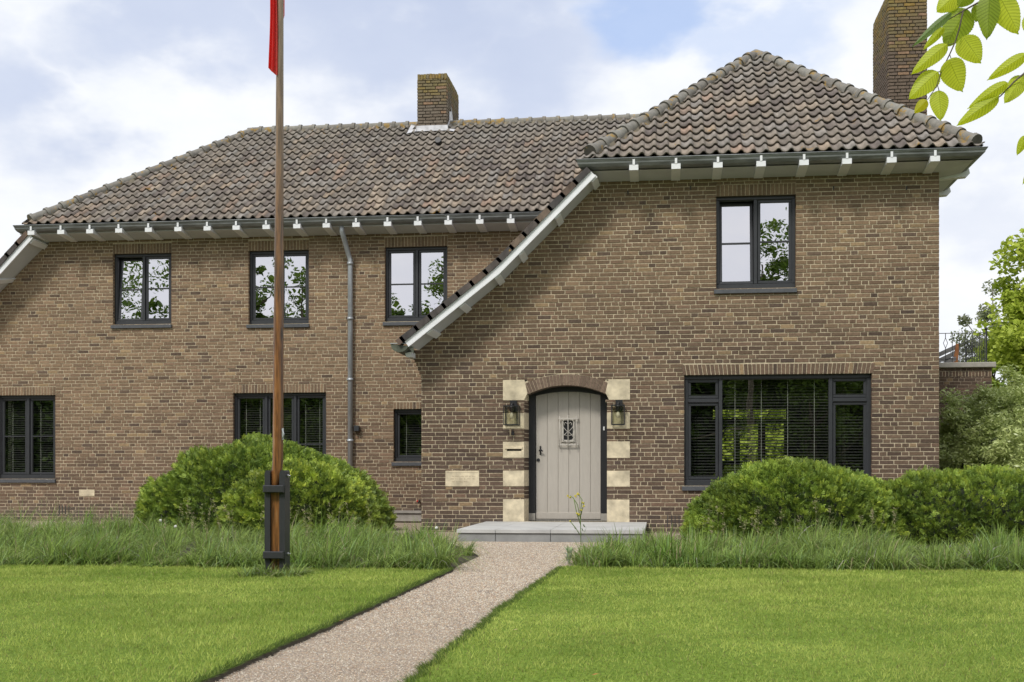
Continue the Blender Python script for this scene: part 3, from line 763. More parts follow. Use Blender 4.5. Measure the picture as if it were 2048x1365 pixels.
verge_tiles(Pv, off1, YF1, None, None, 4.1, 'verge_tiles')
verge_tiles(Pv2, off2, YF2, None, None, 8, 'verge_tiles')
# little side gutter at the foot of the catslide
g = MB(); gx0 = WX(781, YF1); gx1 = WX(816, YF1); gz = WZ(800, 687.5, YF1)
pr = []
for k in range(11):
    t = math.pi*(k/10); pr.append((gx0+(gx1-gx0)*(1-math.cos(t))/2, gz-0.13*math.sin(t)**0.8))
pr[-1] = (gx1+.05, gz-.05); pr.append((gx1+.11, gz-.2)); pr.insert(10, (gx1+.04, gz-.14))
outl = [(a, b) for a, b in pr[:10]]+[(gx1+.06, gz-.13), (gx1+.085, gz-.17), (gx1+.085, gz-.05)]
g.prism(outl, YF1+.02, YF1+.035)
for i in range(9):
    a, b = pr[i], pr[i+1]; g.add([(a[0], YF1+.02, a[1]), (b[0], YF1+.02, b[1]), (b[0], YF1+3.9, b[1]), (a[0], YF1+3.9, a[1])], [(0, 1, 2, 3)])
g.build('side_gutter', simple('mossy_zinc', (0.07, 0.08, 0.055), 0.6, 0.4, 12), house)
g = MB(); g.box(gx0-.01, gx1+.0, YF1+.008, YF1+.02, gz-.004, gz+.008); g.build('gutter_rim', 'zincpipe', house)
g = MB(); a = W(815, 715.5, D1-.2); g.prism([(a[0], a[1]), (WX(826, D1-.2), a[1]-.0), (WX(826, D1-.2), a[1]+.08), (a[0]-.02, a[1]+.06)], D1-.3, D1-.0); g.build('corbel_block', 'white', house)

# chimneys -----------------------------------------------------------------------
def chimney(x0, x1, y0, y1, z0, z1, lich, colbase):
    m = MB()
    def lcol(nx):
        def f(u, z):
            c = lerp3(colbase, (0.13, 0.10, 0.075), random.random()*.6)
            t = (z-(z1-lich))/lich+0.30*fbm(u*5+nx, z*6)+random.uniform(-.22, .22)
            if t > 0.35: c = lerp3(c, random.choice([(0.25, 0.19, 0.06), (0.27, 0.18, 0.05), (0.20, 0.165, 0.075)]), min(.9, (t-.2)))
            if random.random() < .03: c = (0.26, 0.17, 0.11)
            return c
        return f
    mo = (0.075, 0.062, 0.05); ztop = z1-0.10
    w = x1-x0; d = y1-y0; A = dict(mort=mo, recess=0.016, jit=0.003)
    bricks(m, 0, w, z0, ztop, lambda u, z, k: (x0+u, y0-k, z), colf=lcol(0), **A)
    bricks(m, 0, d, z0, ztop, lambda u, z, k: (x1+k, y0+u, z), colf=lcol(3), **A)
    bricks(m, 0, d, z0, ztop, lambda u, z, k: (x0-k, y1-u, z), colf=lcol(7), **A)
    bricks(m, 0, w, z0, ztop, lambda u, z, k: (x1-u, y1+k, z), colf=lcol(9), **A)
    m.box(x0+.005, x1-.005, y0+.005, y1-.005, z0, ztop+.05, mo)
    n = max(4, round(w/.062))
    for k in range(n):                      # crown course of bricks on edge
        c = lcol(1)(k*.06, z1); a = x0-.012+(w+.024)*k/n
        m.box(a+.005, a+(w+.024)/n-.005, y0-.016, y0+.20, ztop, z1+random.uniform(-.008, .006), c)
        m.box(a+.005, a+(w+.024)/n-.005, y1-.20, y1+.016, ztop, z1+random.uniform(-.008, .006), c)
    n = round((d-.4)/.062)
    for k in range(n):
        a = y0+.2+(d-.4)*k/n
        for xa, xb in ((x1-.19, x1+.016), (x0-.016, x0+.19)): m.box(xa, xb, a+.005, a+(d-.4)/n-.005, ztop, z1+random.uniform(-.008, .006), lcol(2)(a, z1))
    return m.build('chimney', 'lichenbrick', house)
ch = chimney(-5.085, -4.475, 25.64, 27.15, 8.0, H+8.47, 0.80, (0.185, 0.155, 0.122))
fl = MB()
zf = lambda y: TZ+(y-E2-.05)*(RZ-TZ)/A_
fl.add([(-5.13, 25.60, zf(25.60)+.05), (-4.43, 25.60, zf(25.6)+.05), (-4.44, 25.615, zf(25.6)+.17), (-5.12, 25.615, zf(25.6)+.17)], [(0, 1, 2, 3)])
for xs in (-4.445, -5.115):
    prev = None; st = [(25.60, .17), (25.85, .17), (25.85, .34), (26.1, .30), (26.1, .42), (26.35, .10)]
    p = [(xs, y, zf(min(y, myr))+h) for y, h in st]; q = [(xs, y, zf(min(y, myr))-.03) for y, h in st]
    for i in range(len(st)-1):
        if st[i][0] != st[i+1][0]: fl.add([q[i], q[i+1], p[i+1], p[i]], [(0, 1, 2, 3)])
fl.add([(-4.445, 25.55, zf(25.55)+.075), (-4.30, 25.52, zf(25.52)+.06), (-4.28, 26.2, RZ+.06), (-4.445, 26.2, RZ+.10)], [(0, 1, 2, 3)])
fl.add([(-5.115, 25.55, zf(25.55)+.075), (-5.30, 25.50, zf(25.50)+.055), (-5.28, 26.0, zf(26.0)+.06), (-5.115, 26.1, RZ+.10)], [(3, 2, 1, 0)])
fl.build('lead_flashing', 'lead', ch)
chimney(4.30, 4.99, 24.0, 25.65, 0, H+9.13, 1.8, (0.155, 0.118, 0.092))
# black vent tile below the chimney
vt = MB(); a = W(877, 296, 0+25.1); yv = 25.05; xv = WX(877, yv); vt.tube([(xv, yv+.1, zf(yv)+.05), (xv, yv-.08, zf(yv)+.09)], [.07, .062], 12); vt.build('roof_vent', 'black', roof)

# downpipe --------------------------------------------------------------------------
xd = WX(700.5, D2-.08); dp = MB(); yt = D2-.08
xt = WX(684, E2+.2)
za = WZ(700, 520, yt)
dp.tube([(xt, E2+.18, GZ-.11), (xt, E2+.19, GZ-.22), (xt+.02, E2+.25, GZ-.32), (xd-.03, yt-.02, za+.10), (xd, yt, za), (xd, yt, 0.0)], .048, 14)
for (a, b) in ((528, 534), (638, 644), (760, 766), (882, 888)):
    zz = WZ(700, a, yt); dp.tube([(xd, yt, zz+.03), (xd, yt, zz-.03)], .056, 14); dp.tube([(xd, yt, zz+.012), (xd, yt, zz-.012)], .062, 14)
dp.build('downpipe', 'zincpipe', house)
dp = MB(); dp.tube([(XWR+.10, D1+.75, SZ+.1), (XWR+.10, D1+.75, SZ-.15), (XWR+.02, D1+.9, SZ-.5), (XWR+.06, D1+1.3, SZ-.6)], .05, 10); dp.build('downpipe', 'zincpipe', house)

# ------------------------------------------------------------------ windows
def frame_rect(m, x0, x1, z0, z1, w, y0, y1, tf=None, wb=None):
    wb = wb or w
    for b in ((x0, x1, z1-w, z1), (x0, x1, z0, z0+wb), (x0, x0+w, z0+wb, z1-w), (x1-w, x1, z0+wb, z1-w)):
        o = len(m.v); m.bevbox(b[0], b[1], y0, y1, b[2], b[3], .006)
        if tf:
            for i in range(o, len(m.v)): m.v[i] = tf(m.v[i])
def window(o, Y, cols, glass, tilt=None, bar=0.5, rows=None, blind=False, sill_px=9, wide=0.05, room=True, curtain=False, room_depth=2.6):
    x0, x1, z0, z1 = o; fw = wide; yf = Y+.07
    m = MB(); frame_rect(m, x0, x1, z0, z1, fw, yf, yf+.09, wb=fw+.03)
    frame_rect(m, x0+fw*.45, x1-fw*.45, z0+fw*.6, z1-fw*.45, fw*.75, yf+.02, yf+.09)
    iw = x1-x0-2*fw; xs = [x0+fw+iw*c for c in cols]
    for c in xs[1:-1]: m.bevbox(c-.028, c+.028, yf+.002, yf+.09, z0+fw+.03, z1-fw, .006)
    cells = []
    for i in range(len(xs)-1):
        a = xs[i]+(.028 if i else 0); b = xs[i+1]-(.028 if i < len(xs)-2 else 0)
        if rows and rows[i]:
            zs = z1-fw-rows[i]; m.bevbox(a, b, yf+.004, yf+.09, zs-.03, zs+.03, .006)
            cells += [(a, b, z0+fw+.03, zs-.03, i, 0), (a, b, zs+.03, z1-fw, i, 1)]
        else: cells.append((a, b, z0+fw+.03, z1-fw, i, 0))
    w = m.build('window', 'frame', house)
    for (a, b, c, d, i, r) in cells:
        tf = None
        fixed = rows and not rows[i]
        ys = yf+.03
        if tilt == i:
            ang = math.radians(5.2); ca, sa = math.cos(ang), math.sin(ang)
            tf = lambda v, c=c, ys=ys: (v[0], ys+(v[1]-ys)*ca+(v[2]-c)*sa, c+(v[2]-c)*ca-(v[1]-ys)*sa)
        if not fixed:
            s = MB(); frame_rect(s, a+.004, b-.004, c+.004, d-.004, .045, ys, ys+.05, tf)
            if bar and (d-c) > .8:
                zc = c+(d-c)*bar; k = len(s.v); s.bevbox(a+.045, b-.045, ys+.004, ys+.045, zc-.013, zc+.013, .004)
                if tf:
                    for q in range(k, len(s.v)): s.v[q] = tf(s.v[q])
            s.build('sash', 'frame', w)
            ins = .044
        else: ins = 0.0
        p = MB(); g = [(a+ins, ys+.022, c+ins), (b-ins, ys+.022, c+ins), (b-ins, ys+.022, d-ins), (a+ins, ys+.022, d-ins)]
        if tf: g = [tf(v) for v in g]
        p.add(g, [(0, 1, 2, 3)]); p.build('pane', glass, w)
    s = MB(); s.add([(x0-.03, Y-.045, z0-.075), (x1+.01, Y-.045, z0-.075), (x1+.01, Y-.045, z0-.015), (x0-.03, Y-.045, z0-.015),
                     (x0-.03, Y+.08, z0-.075), (x1+.01, Y+.08, z0-.075), (x1+.01, Y+.08, z0+.005), (x0-.03, Y+.08, z0+.005)],
                    [(0, 1, 2, 3), (3, 2, 6, 7), (1, 5, 6, 2), (0, 3, 7, 4), (0, 4, 5, 1)]); s.build('sill', 'sill', w)
    if blind:
        b = MB(); yb = yf+.17; z = z0+.06; ph = .045
        while z < z1-.05:
            b.add([(x0+.03, yb-.011, z), (x1-.03, yb-.011, z), (x1-.03, yb+.011, z+.017), (x0+.03, yb+.011, z+.017)], [(0, 1, 2, 3)]); z += ph
        w_ = b.build('blind', 'blind', w)
        b = MB()
        for c in cells:
            nn = 4 if (c[1]-c[0]) > 1.2 else 1 if (c[1]-c[0]) < .55 else 2
            for k in range(nn):
                t = (k+.5)/nn if nn > 2 else (0.30 if nn == 1 else (.25, .75)[k]); xx = c[0]+(c[1]-c[0])*t
                b.box(xx-.003, xx+.003, yb-.016, yb-.013, z0+.05, z1-.04)
        b.build('blind_cord', 'cord', w)
    if curtain:
        b = MB(); xx = x0+fw+.03
        for k in range(5): b.box(xx+k*.012, xx+k*.012+.010, yf+.2+(k % 2)*.02, yf+.23+(k % 2)*.02, z0+.05, z1-.05)
        b.build('curtain', 'curtain', w)
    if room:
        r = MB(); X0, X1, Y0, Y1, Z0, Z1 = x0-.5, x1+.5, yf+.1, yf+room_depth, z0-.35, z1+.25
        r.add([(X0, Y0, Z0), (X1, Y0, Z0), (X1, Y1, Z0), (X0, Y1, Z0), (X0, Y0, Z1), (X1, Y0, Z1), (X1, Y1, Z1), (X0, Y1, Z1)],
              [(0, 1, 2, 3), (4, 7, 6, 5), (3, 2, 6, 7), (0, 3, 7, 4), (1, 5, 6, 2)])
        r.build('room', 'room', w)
    return w
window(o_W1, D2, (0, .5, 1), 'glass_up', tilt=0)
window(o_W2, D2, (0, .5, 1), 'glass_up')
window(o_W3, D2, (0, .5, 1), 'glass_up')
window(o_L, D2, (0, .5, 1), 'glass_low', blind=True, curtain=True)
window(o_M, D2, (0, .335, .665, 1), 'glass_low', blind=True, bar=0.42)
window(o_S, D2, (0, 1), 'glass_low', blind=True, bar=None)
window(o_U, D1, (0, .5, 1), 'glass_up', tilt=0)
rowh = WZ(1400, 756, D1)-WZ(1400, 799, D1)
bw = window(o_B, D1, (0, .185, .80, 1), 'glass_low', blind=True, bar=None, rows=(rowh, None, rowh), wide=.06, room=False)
# living room behind the big window, with a glazed garden front at its far side
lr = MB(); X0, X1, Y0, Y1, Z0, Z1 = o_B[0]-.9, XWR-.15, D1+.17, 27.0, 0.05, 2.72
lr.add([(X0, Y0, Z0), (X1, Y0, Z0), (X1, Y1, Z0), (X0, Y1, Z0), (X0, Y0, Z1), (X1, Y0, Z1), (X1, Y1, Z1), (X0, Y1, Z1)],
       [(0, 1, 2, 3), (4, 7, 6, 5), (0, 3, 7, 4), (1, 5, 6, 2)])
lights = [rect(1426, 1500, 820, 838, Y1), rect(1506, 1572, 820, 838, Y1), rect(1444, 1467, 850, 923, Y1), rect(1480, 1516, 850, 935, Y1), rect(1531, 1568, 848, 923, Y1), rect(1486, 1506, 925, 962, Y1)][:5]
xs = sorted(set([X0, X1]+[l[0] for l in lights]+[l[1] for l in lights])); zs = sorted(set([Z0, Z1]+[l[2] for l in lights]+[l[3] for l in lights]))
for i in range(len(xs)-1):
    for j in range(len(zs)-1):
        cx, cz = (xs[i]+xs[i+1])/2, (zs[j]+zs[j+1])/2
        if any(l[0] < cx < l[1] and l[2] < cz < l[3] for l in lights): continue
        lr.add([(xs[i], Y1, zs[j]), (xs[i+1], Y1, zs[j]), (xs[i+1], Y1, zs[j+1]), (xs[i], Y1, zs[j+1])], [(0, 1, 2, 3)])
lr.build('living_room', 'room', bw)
# rear shell: leave the garden front open
bk = MB(); bk.box(XL, X0-.3, YB, YB+.2, ZB, 5.4); bk.box(XL, XL+.15, D2+.1, YB, ZB, 2.6); bk.box(X0-.3, X1+.15, 27.1, 27.2, 2.8, 5.5); bk.build('rear_wall', simple('rear_render', (.2, .15, .11), .9), house)

# ------------------------------------------------------------------ door
YD = D1+0.32
dxl, dxr = WX(1071, YD), WX(1202, YD)
fx0, fx1 = WX(1059, YD), WX(1213.5, YD)
zb_ = WZ(1136, 1038.5, YD); zt_c = WZ(1136, 784, YD); zt_s = WZ(1136, 792, YD)
ft_c = arch_c+.06; 
fr = MB()
ns = 20
def arc(x, a, b, lo, hi):
    w = (b-a)/2; s = hi-lo; R = (w*w+s*s)/(2*s); m = (a+b)/2; return hi-R+math.sqrt(max(0, R*R-(x-m)**2))
sole = WZ(1136, 1027, YD)
fr.bevbox(fx0-.05, dxl, YD-.05, YD+.06, sole, zt_s+.02); fr.bevbox(dxr, fx1+.06, YD-.05, YD+.06, sole, zt_s+.02)
for i in range(ns):
    a = fx0-.05+(fx1-fx0+.11)*i/ns; b = fx0-.05+(fx1-fx0+.11)*(i+1)/ns
    za_, zb2 = [arc(min(max(t, dxl), dxr), dxl, dxr, zt_s, zt_c) for t in (a, b)]
    if a < dxl-.001: za_ = zt_s+.01
    if b > dxr+.001: zb2 = zt_s+.01
    fr.add([(a, YD-.052, za_), (b, YD-.052, zb2), (b, YD-.052, ft_c+.05), (a, YD-.052, ft_c+.05), (a, YD+.05, za_), (b, YD+.05, zb2)], [(0, 1, 2, 3), (0, 4, 5, 1)])
fr.build('door_frame', 'black', house)
so = MB(); so.bevbox(fx0-.05, dxl, YD-.055, YD+.06, DZ0, sole-.001); so.bevbox(dxr, fx1+.06, YD-.055, YD+.06, DZ0, sole-.001); so.box(dxl, dxr, YD-.03, YD+.05, DZ0+.003, zb_-.01); so.build('door_sole', 'stonedim', house)
d = MB(); grooves = [WX(x, YD) for x in (1094.6, 1116.3, 1137.5, 1159.4, 1181)]
xe = [dxl+.004]+grooves+[dxr-.004]
zr = WZ(1136, 1026, YD)
gw0, gw1, gz0, gz1 = WX(1127, YD), WX(1146.5, YD), WZ(1136, 881, YD), WZ(1136, 841, YD)
for i in range(6):
    a, b = xe[i]+.004, xe[i+1]-.004; n = 4
    for k in range(n):
        p, q = a+(b-a)*k/n, a+(b-a)*(k+1)/n; zp, zq = arc(p, dxl, dxr, zt_s, zt_c), arc(q, dxl, dxr, zt_s, zt_c)
        lo_segs = [(zr, None)]
        if q > gw0 and p < gw1: 
            d.add([(p, YD, zr), (q, YD, zr), (q, YD, gz0), (p, YD, gz0)], [(0, 1, 2, 3)])
            d.add([(p, YD, gz1), (q, YD, gz1), (q, YD, zq), (p, YD, zp)], [(0, 1, 2, 3)])
        else: d.add([(p, YD, zr), (q, YD, zr), (q, YD, zq), (p, YD, zp)], [(0, 1, 2, 3)])
    for xx, sg in ((a, -1), (b, 1)): d.add([(xx, YD, zr), (xx+sg*.004, YD+.012, zr), (xx+sg*.004, YD+.012, zt_c-.02), (xx, YD, zt_c-.02)], [(0, 1, 2, 3) if sg > 0 else (3, 2, 1, 0)])
for g_ in grooves:
    if gw0-.03 < g_ < gw1+.03:
        d.box(g_-.006, g_+.006, YD+.010, YD+.012, zr, gz0); d.box(g_-.006, g_+.006, YD+.010, YD+.012, gz1, zt_c-.01)
    else: d.box(g_-.006, g_+.006, YD+.010, YD+.012, zr, zt_c-.01)
d.bevbox(dxl+.004, dxr-.004, YD-.014, YD+.03, zb_, zr+.004)
door = d.build('door', 'door', house)
gl = MB(); frame_rect(gl, gw0-.03, gw1+.03, gz0-.03, gz1+.03, .035, YD-.02, YD+.03); gl.build('door_window_frame', 'grille', door)
gl = MB(); gl.add([(gw0-.02, YD+.02, gz0-.02), (gw1+.02, YD+.02, gz0-.02), (gw1+.02, YD+.02, gz1+.02), (gw0-.02, YD+.02, gz1+.02)], [(0, 1, 2, 3)]); gl.build('door_glass', 'black', door)
gr = MB(); gy = YD-.05; r_ = .006
x0g, x1g, xm = WX(1118, YD), WX(1156, YD), WX(1136.5, YD); zt, zbm = WZ(1136, 838, YD), WZ(1136, 890, YD); ze = WZ(1136, 833, YD); zl = WZ(1136, 897, YD)
gr.box(x0g, x1g, gy-.006, gy+.006, zt-.008, zt+.008); gr.box(x0g, x1g, gy-.006, gy+.006, zbm-.008, zbm+.008)
for x in (x0g+.015, x1g-.025): gr.tube([(x, gy-.008, zl), (x, gy-.008, ze)], .006, 6)
gr.tube([(xm, gy-.008, zl-.02), (xm, gy-.008, ze+.02)], .006, 6)
for x in (x0g, x1g):
    for z in (zt, zbm): gr.tube([(x, gy-.004, z), (x, YD, z)], .010, 8)
hh = zt-zbm
for s in (-1, 1):                       # scrolled S-bars either side of the middle bar
    def c_(t, zz): return (xm+s*t*.095, gy, zbm+hh*zz)
    gr.tube([c_(.05, .96), c_(.5, 1.0), c_(.95, .88), c_(1., .76), c_(.75, .66), c_(.1, .50), c_(.75, .34), c_(1.0, .27), c_(.6, .16), c_(.05, .06)], .0055, 6)
    gr.tube([c_(.95, .5), c_(1.05, .46), c_(.9, .42), c_(.1, .33)], .004, 6); gr.tube([c_(.1, .80), c_(.45, .86), c_(.62, .80), c_(.5, .74)], .0045, 6)
gr.build('door_grille', 'grille', door)
hd = MB(); xh, zh = W(1081, 902, YD); hd.bevbox(xh-.012, xh+.012, YD-.012, YD+.001, zh-.065, zh+.075, .003); hd.tube([(xh, YD-.01, zh+.0), (xh, YD-.055, zh+.0)], .009, 8)
hd.tube([(xh-.02, YD-.055, zh), (xh+.02, YD-.058, zh+.008), (xh+.045, YD-.055, zh-.01)], [.016, .013, .009], 8); hd.build('door_handle', 'black', door)
hd = MB(); xh, zh = W(1076.6, 920.5, YD); hd.tube([(xh, YD+.0, zh), (xh, YD-.015, zh)], .027, 14); hd.tube([(xh, YD-.01, zh), (xh, YD-.02, zh)], .014, 12); hd.build('door_lock', 'iron', door)
bl = MB(); x, z = W(1208, 857.5, YD-.05); bl.bevbox(x-.012, x+.012, YD-.07, YD-.05, z-.03, z+.03); bl.build('doorbell', 'white', house)
bl = MB(); x, z = W(1025.5, 867, D1-.03); bl.bevbox(x-.02, x+.02, D1-.05, D1-.009, z-.03, z+.025); bl.tube([(x, D1-.03, z+.02), (x, D1-.03, z+.065)], .008, 6); bl.build('bell_pull', 'black', house)

# ------------------------------------------------------------------ lanterns
def lantern(r, mount, lab):
    x0, x1 = WX(r[0], D1-.12), WX(r[1], D1-.12); z0, z1 = WZ(r[0], r[3], D1-.12), WZ(r[0], r[2], D1-.12); w = x1-x0
    ya, yb = D1-.24, D1-.24+w*.95
    t = thing('wall_lantern', lab, 'lantern', ((x0+x1)/2, D1-.01, z0), 'black wall lanterns beside the front door')
    f = MB(); b = .008
    for x in (x0, x1-b*1.6):
        for y in (ya, yb-b*1.6): f.box(x, x+b*1.6, y, y+b*1.6, z0+b, z1-b)
    for z in (z0, z1-b):
        f.box(x0-.002, x1+.002, ya-.002, ya+b*1.6, z, z+b*1.6); f.box(x0-.002, x1+.002, yb-b*1.6, yb+.002, z, z+b*1.6)
        f.box(x0-.002, x0+b*1.6, ya+b*1.6, yb-b*1.6, z, z+b*1.6); f.box(x1-b*1.6, x1+.002, ya+b*1.6, yb-b*1.6, z, z+b*1.6)
    f.box(x0+w*.22, x0+w*.22+b, ya, ya+b, z0+b*1.6, z1) if lab.startswith('left') or 'letter' in lab else None
    f.box(x1-w*.2-b, x1-w*.2, yb-b, yb, z0+b*1.6, z1)
    f.build('lantern_frame', 'black', t)
    m = MB(); mx0, mx1 = WX(mount[0], D1-.05), WX(mount[1], D1-.05); mz0, mz1 = WZ(mount[0], mount[3], D1-.05), WZ(mount[0], mount[2], D1-.05)
    m.bevbox(mx0, mx1, D1-.05, D1-.009, mz0, mz1); cx = (x0+x1)/2
    m.tube([((mx0+mx1)/2, D1-.04, mz0+.05), ((mx0+mx1)/2, D1-.10, z1+.04), (cx, (ya+yb)/2, z1+.03), (cx, (ya+yb)/2, z1-.02)], .016, 8)
    m.tube([(cx, (ya+yb)/2, z1-.0), (cx, (ya+yb)/2, z1-.02), (cx, (ya+yb)/2, z1-.09)], [.045, .045, .03], 10); m.build('lantern_bracket', 'black', t)
    g = MB(); e = .004
    g.add([(x0+e, ya+e, z0+.01), (x1-e, ya+e, z0+.01), (x1-e, ya+e, z1-.01), (x0+e, ya+e, z1-.01)], [(0, 1, 2, 3)])
    g.add([(x0+e, yb-e, z0+.01), (x1-e, yb-e, z0+.01), (x1-e, yb-e, z1-.01), (x0+e, yb-e, z1-.01)], [(3, 2, 1, 0)])
    for x in (x0+e, x1-e): g.add([(x, ya+e, z0+.01), (x, yb-e, z0+.01), (x, yb-e, z1-.01), (x, ya+e, z1-.01)], [(0, 1, 2, 3)])
    g.build('lantern_glass', 'lampglass', t)
    q = MB(); q.ball((cx, (ya+yb)/2, z1-.15), (.032, .032, .055)); q.build('bulb', 'bulb', t)
lantern((1008.5, 1038.5, 812.5, 851), (1020, 1033.5, 801.5, 824), 'black glass lantern on the wall above the stone letter slot, left of the door')
lantern((1223, 1249.5, 811, 850.5), (1231, 1245, 800.5, 823), 'black glass lantern on the wall right of the door, on the doorbell side')
wl = thing('wall_light', 'small square black wall light beside the grey downpipe', 'wall light', (WX(716, D2), D2, WZ(716, 858, D2)))
m = MB(); r = rect(709, 719, 852, 863, D2-.06); m.bevbox(r[0], r[1], D2-.12, D2-.03, r[2], r[3]); m.build('lamp_housing', 'frame', wl)
m = MB(); m.box(r[0]-.0, r[0]+.05, D2-.04, D2-.009, r[2]+.02, r[3]-.02); m.build('mount_plate', 'frame', wl)
tp = thing('garden_tap', 'tiny black and red garden tap low on the wall beside the wing corner', 'tap', (WX(838, D2), D2, WZ(838, 1003, D2)))
m = MB(); x, z = W(839, 1004, D2-.05); m.tube([(x, D2-.005, z), (x, D2-.10, z), (x-.01, D2-.12, z-.02)], .016, 8); m.tube([(x, D2-.06, z), (x+.01, D2-.06, z+.05)], .01, 8); m.build('tap_body', 'black', tp)
m = MB(); m.ball((x-.03, D2-.10, z+.01), (.02, .015, .022)); m.build('tap_knob', 'red', tp)

# ------------------------------------------------------------------ doorstep
sx0 = -2.72; sx1 = -0.20; SY0 = 16.35; SZT = 0.165; SZF = 0.165
st = thing('doorstep', 'wide low bluestone step with slab joints in front of the door', 'doorstep', (-1.45, 18, 0))
m = MB(); n = 3; 
for i, (a, b) in enumerate(((sx0, -2.19), (-2.19, -1.45), (-1.45, sx1))):
    for (ya, yb) in ((SY0, D1-.0),):
        e = .003; zf_ = SZF; zk = SZT
        m.add([(a+e, ya, zf_-.045), (b-e, ya, zf_-.045), (b-e, yb, zk-.045), (a+e, yb, zk-.045), (a+e, ya, zf_), (b-e, ya, zf_), (b-e, yb, zk), (a+e, yb, zk)],
              [(4, 5, 6, 7), (0, 1, 5, 4), (1, 2, 6, 5), (3, 0, 4, 7), (0, 3, 2, 1)])
m.build('step_slab', simple('step_top', (0.48, 0.475, 0.455), 0.75, 0.14, 2.2, 0.3), st)
m = MB()
for (a, b) in ((sx0+.02, -2.19), (-2.19, -1.45), (-1.45, sx1-.02)): m.bevbox(a+.003, b-.003, SY0+.02, SY0+.08, -.03, SZF-.047, .004)
m.box(sx1-.08, sx1-.02, SY0+.083, D1-.01, -.03, SZF-.047); m.box(sx0+.02, sx0+.08, SY0+.083, D1-.01, -.03, SZF-.047); m.build('step_riser', 'slab', st)
m = MB(); m.box(sx0+.06, sx1-.06, SY0+.06, D1-.02, -.03, SZF-.05); m.build('step_core', 'joint', st)

# ------------------------------------------------------------------ ground
g = MB(); S_ = 900
g.add([(-S_, -S_, -.06), (S_, -S_, -.06), (S_, S_, -.06), (-S_, S_, -.06)], [(0, 1, 2, 3)]); tag(g.build('ground', 'lawn'), kind='structure')
g = MB(); g.add([(-30, -12, -.004), (30, -12, -.004), (30, 24.5, -.004), (-30, 24.5, -.004)], [(0, 1, 2, 3)]); tag(g.build('gravel_path', 'gravel'), kind='structure')
LZ = 0.022
PL = [(967, 1110), (681, 1240), (400, 1363)]; PR = [(1121, 1135), (1015, 1205), (883, 1306), (813, 1365)]
L3 = [G(*p, LZ) for p in PL]; R3 = [G(*p, LZ) for p in PR]
def ext(a, b, Y): t = (Y-a[1])/(b[1]-a[1]); return (a[0]+(b[0]-a[0])*t, Y)
Lpath = [ext(L3[1], L3[2], -8.0)]+L3[::-1]; Rpath = [ext(R3[2], R3[3], -8.0)]+R3[::-1]
YLF = G(300, 1137)[1]; YRF = G(1600, 1142)[1]
Lcut = ext(L3[0], L3[1], YLF); Rtop = R3[0]
def wob(path, amp, seed):
    out = []; rr = random.Random(seed)
    for (a, b) in zip(path[:-1], path[1:]):
        n = max(1, int(math.dist(a, b)/.08))
        for k in range(n): out.append((a[0]+(b[0]-a[0])*k/n+rr.uniform(-amp, amp), a[1]+(b[1]-a[1])*k/n))
    out.append(path[-1]); return out
LE = wob([ext(L3[1], L3[2], -8.0), L3[2], L3[1], Lcut], .012, 2); RE = wob([ext(R3[2], R3[3], -8.0)]+R3[::-1], .02, 3)
m = MB(); lp = [(-28, -8)]+LE+[(-28, YLF+.1)]
m.add([(x, y, LZ) for x, y in lp], [tuple(range(len(lp)))]); tag(m.build('lawn', 'lawn'), kind='structure')
m = MB()
for a, b in zip(LE[:-1], LE[1:]): m.add([(a[0], a[1], LZ-.001), (b[0], b[1], LZ-.001), (b[0]+.02, b[1], -.01), (a[0]+.02, a[1], -.01)], [(0, 1, 2, 3)])
for a, b in zip(RE[:-1], RE[1:]): m.add([(a[0], a[1], LZ-.001), (b[0], b[1], LZ-.001), (b[0]-.01, b[1], -.01), (a[0]-.01, a[1], -.01)], [(3, 2, 1, 0)])
tag(m.build('lawn_edge', 'soil'), kind='structure')
m = MB(); rp = RE+[(Rtop[0]+.05, YRF), (28, YRF), (28, -8)]
m.add([(x, y, LZ) for x, y in rp], [tuple(range(len(rp)))[::-1]]); tag(m.build('lawn', 'lawn'), kind='structure')
# planting beds
BL = [(-28, YLF), (Lcut[0]-.05, YLF), (L3[0][0]-.05, L3[0][1]), (L3[0][0]-.35, 14.6), (-3.0, 16.6), (-7.5, 19.2), (-28, 19.5)]
BR = [(Rtop[0]+.12, YRF), (28, YRF), (28, 18), (1.0, 18), (0.3, 16.2), (-0.55, 15.2), (Rtop[0]+.05, 13.6)]
for nm, P_ in (('flower_bed', BL), ('flower_bed', BR)):
    m = MB(); m.add([(x, y, .006) for x, y in P_], [tuple(range(len(P_)))]); tag(m.build(nm, 'soil'), kind='structure')

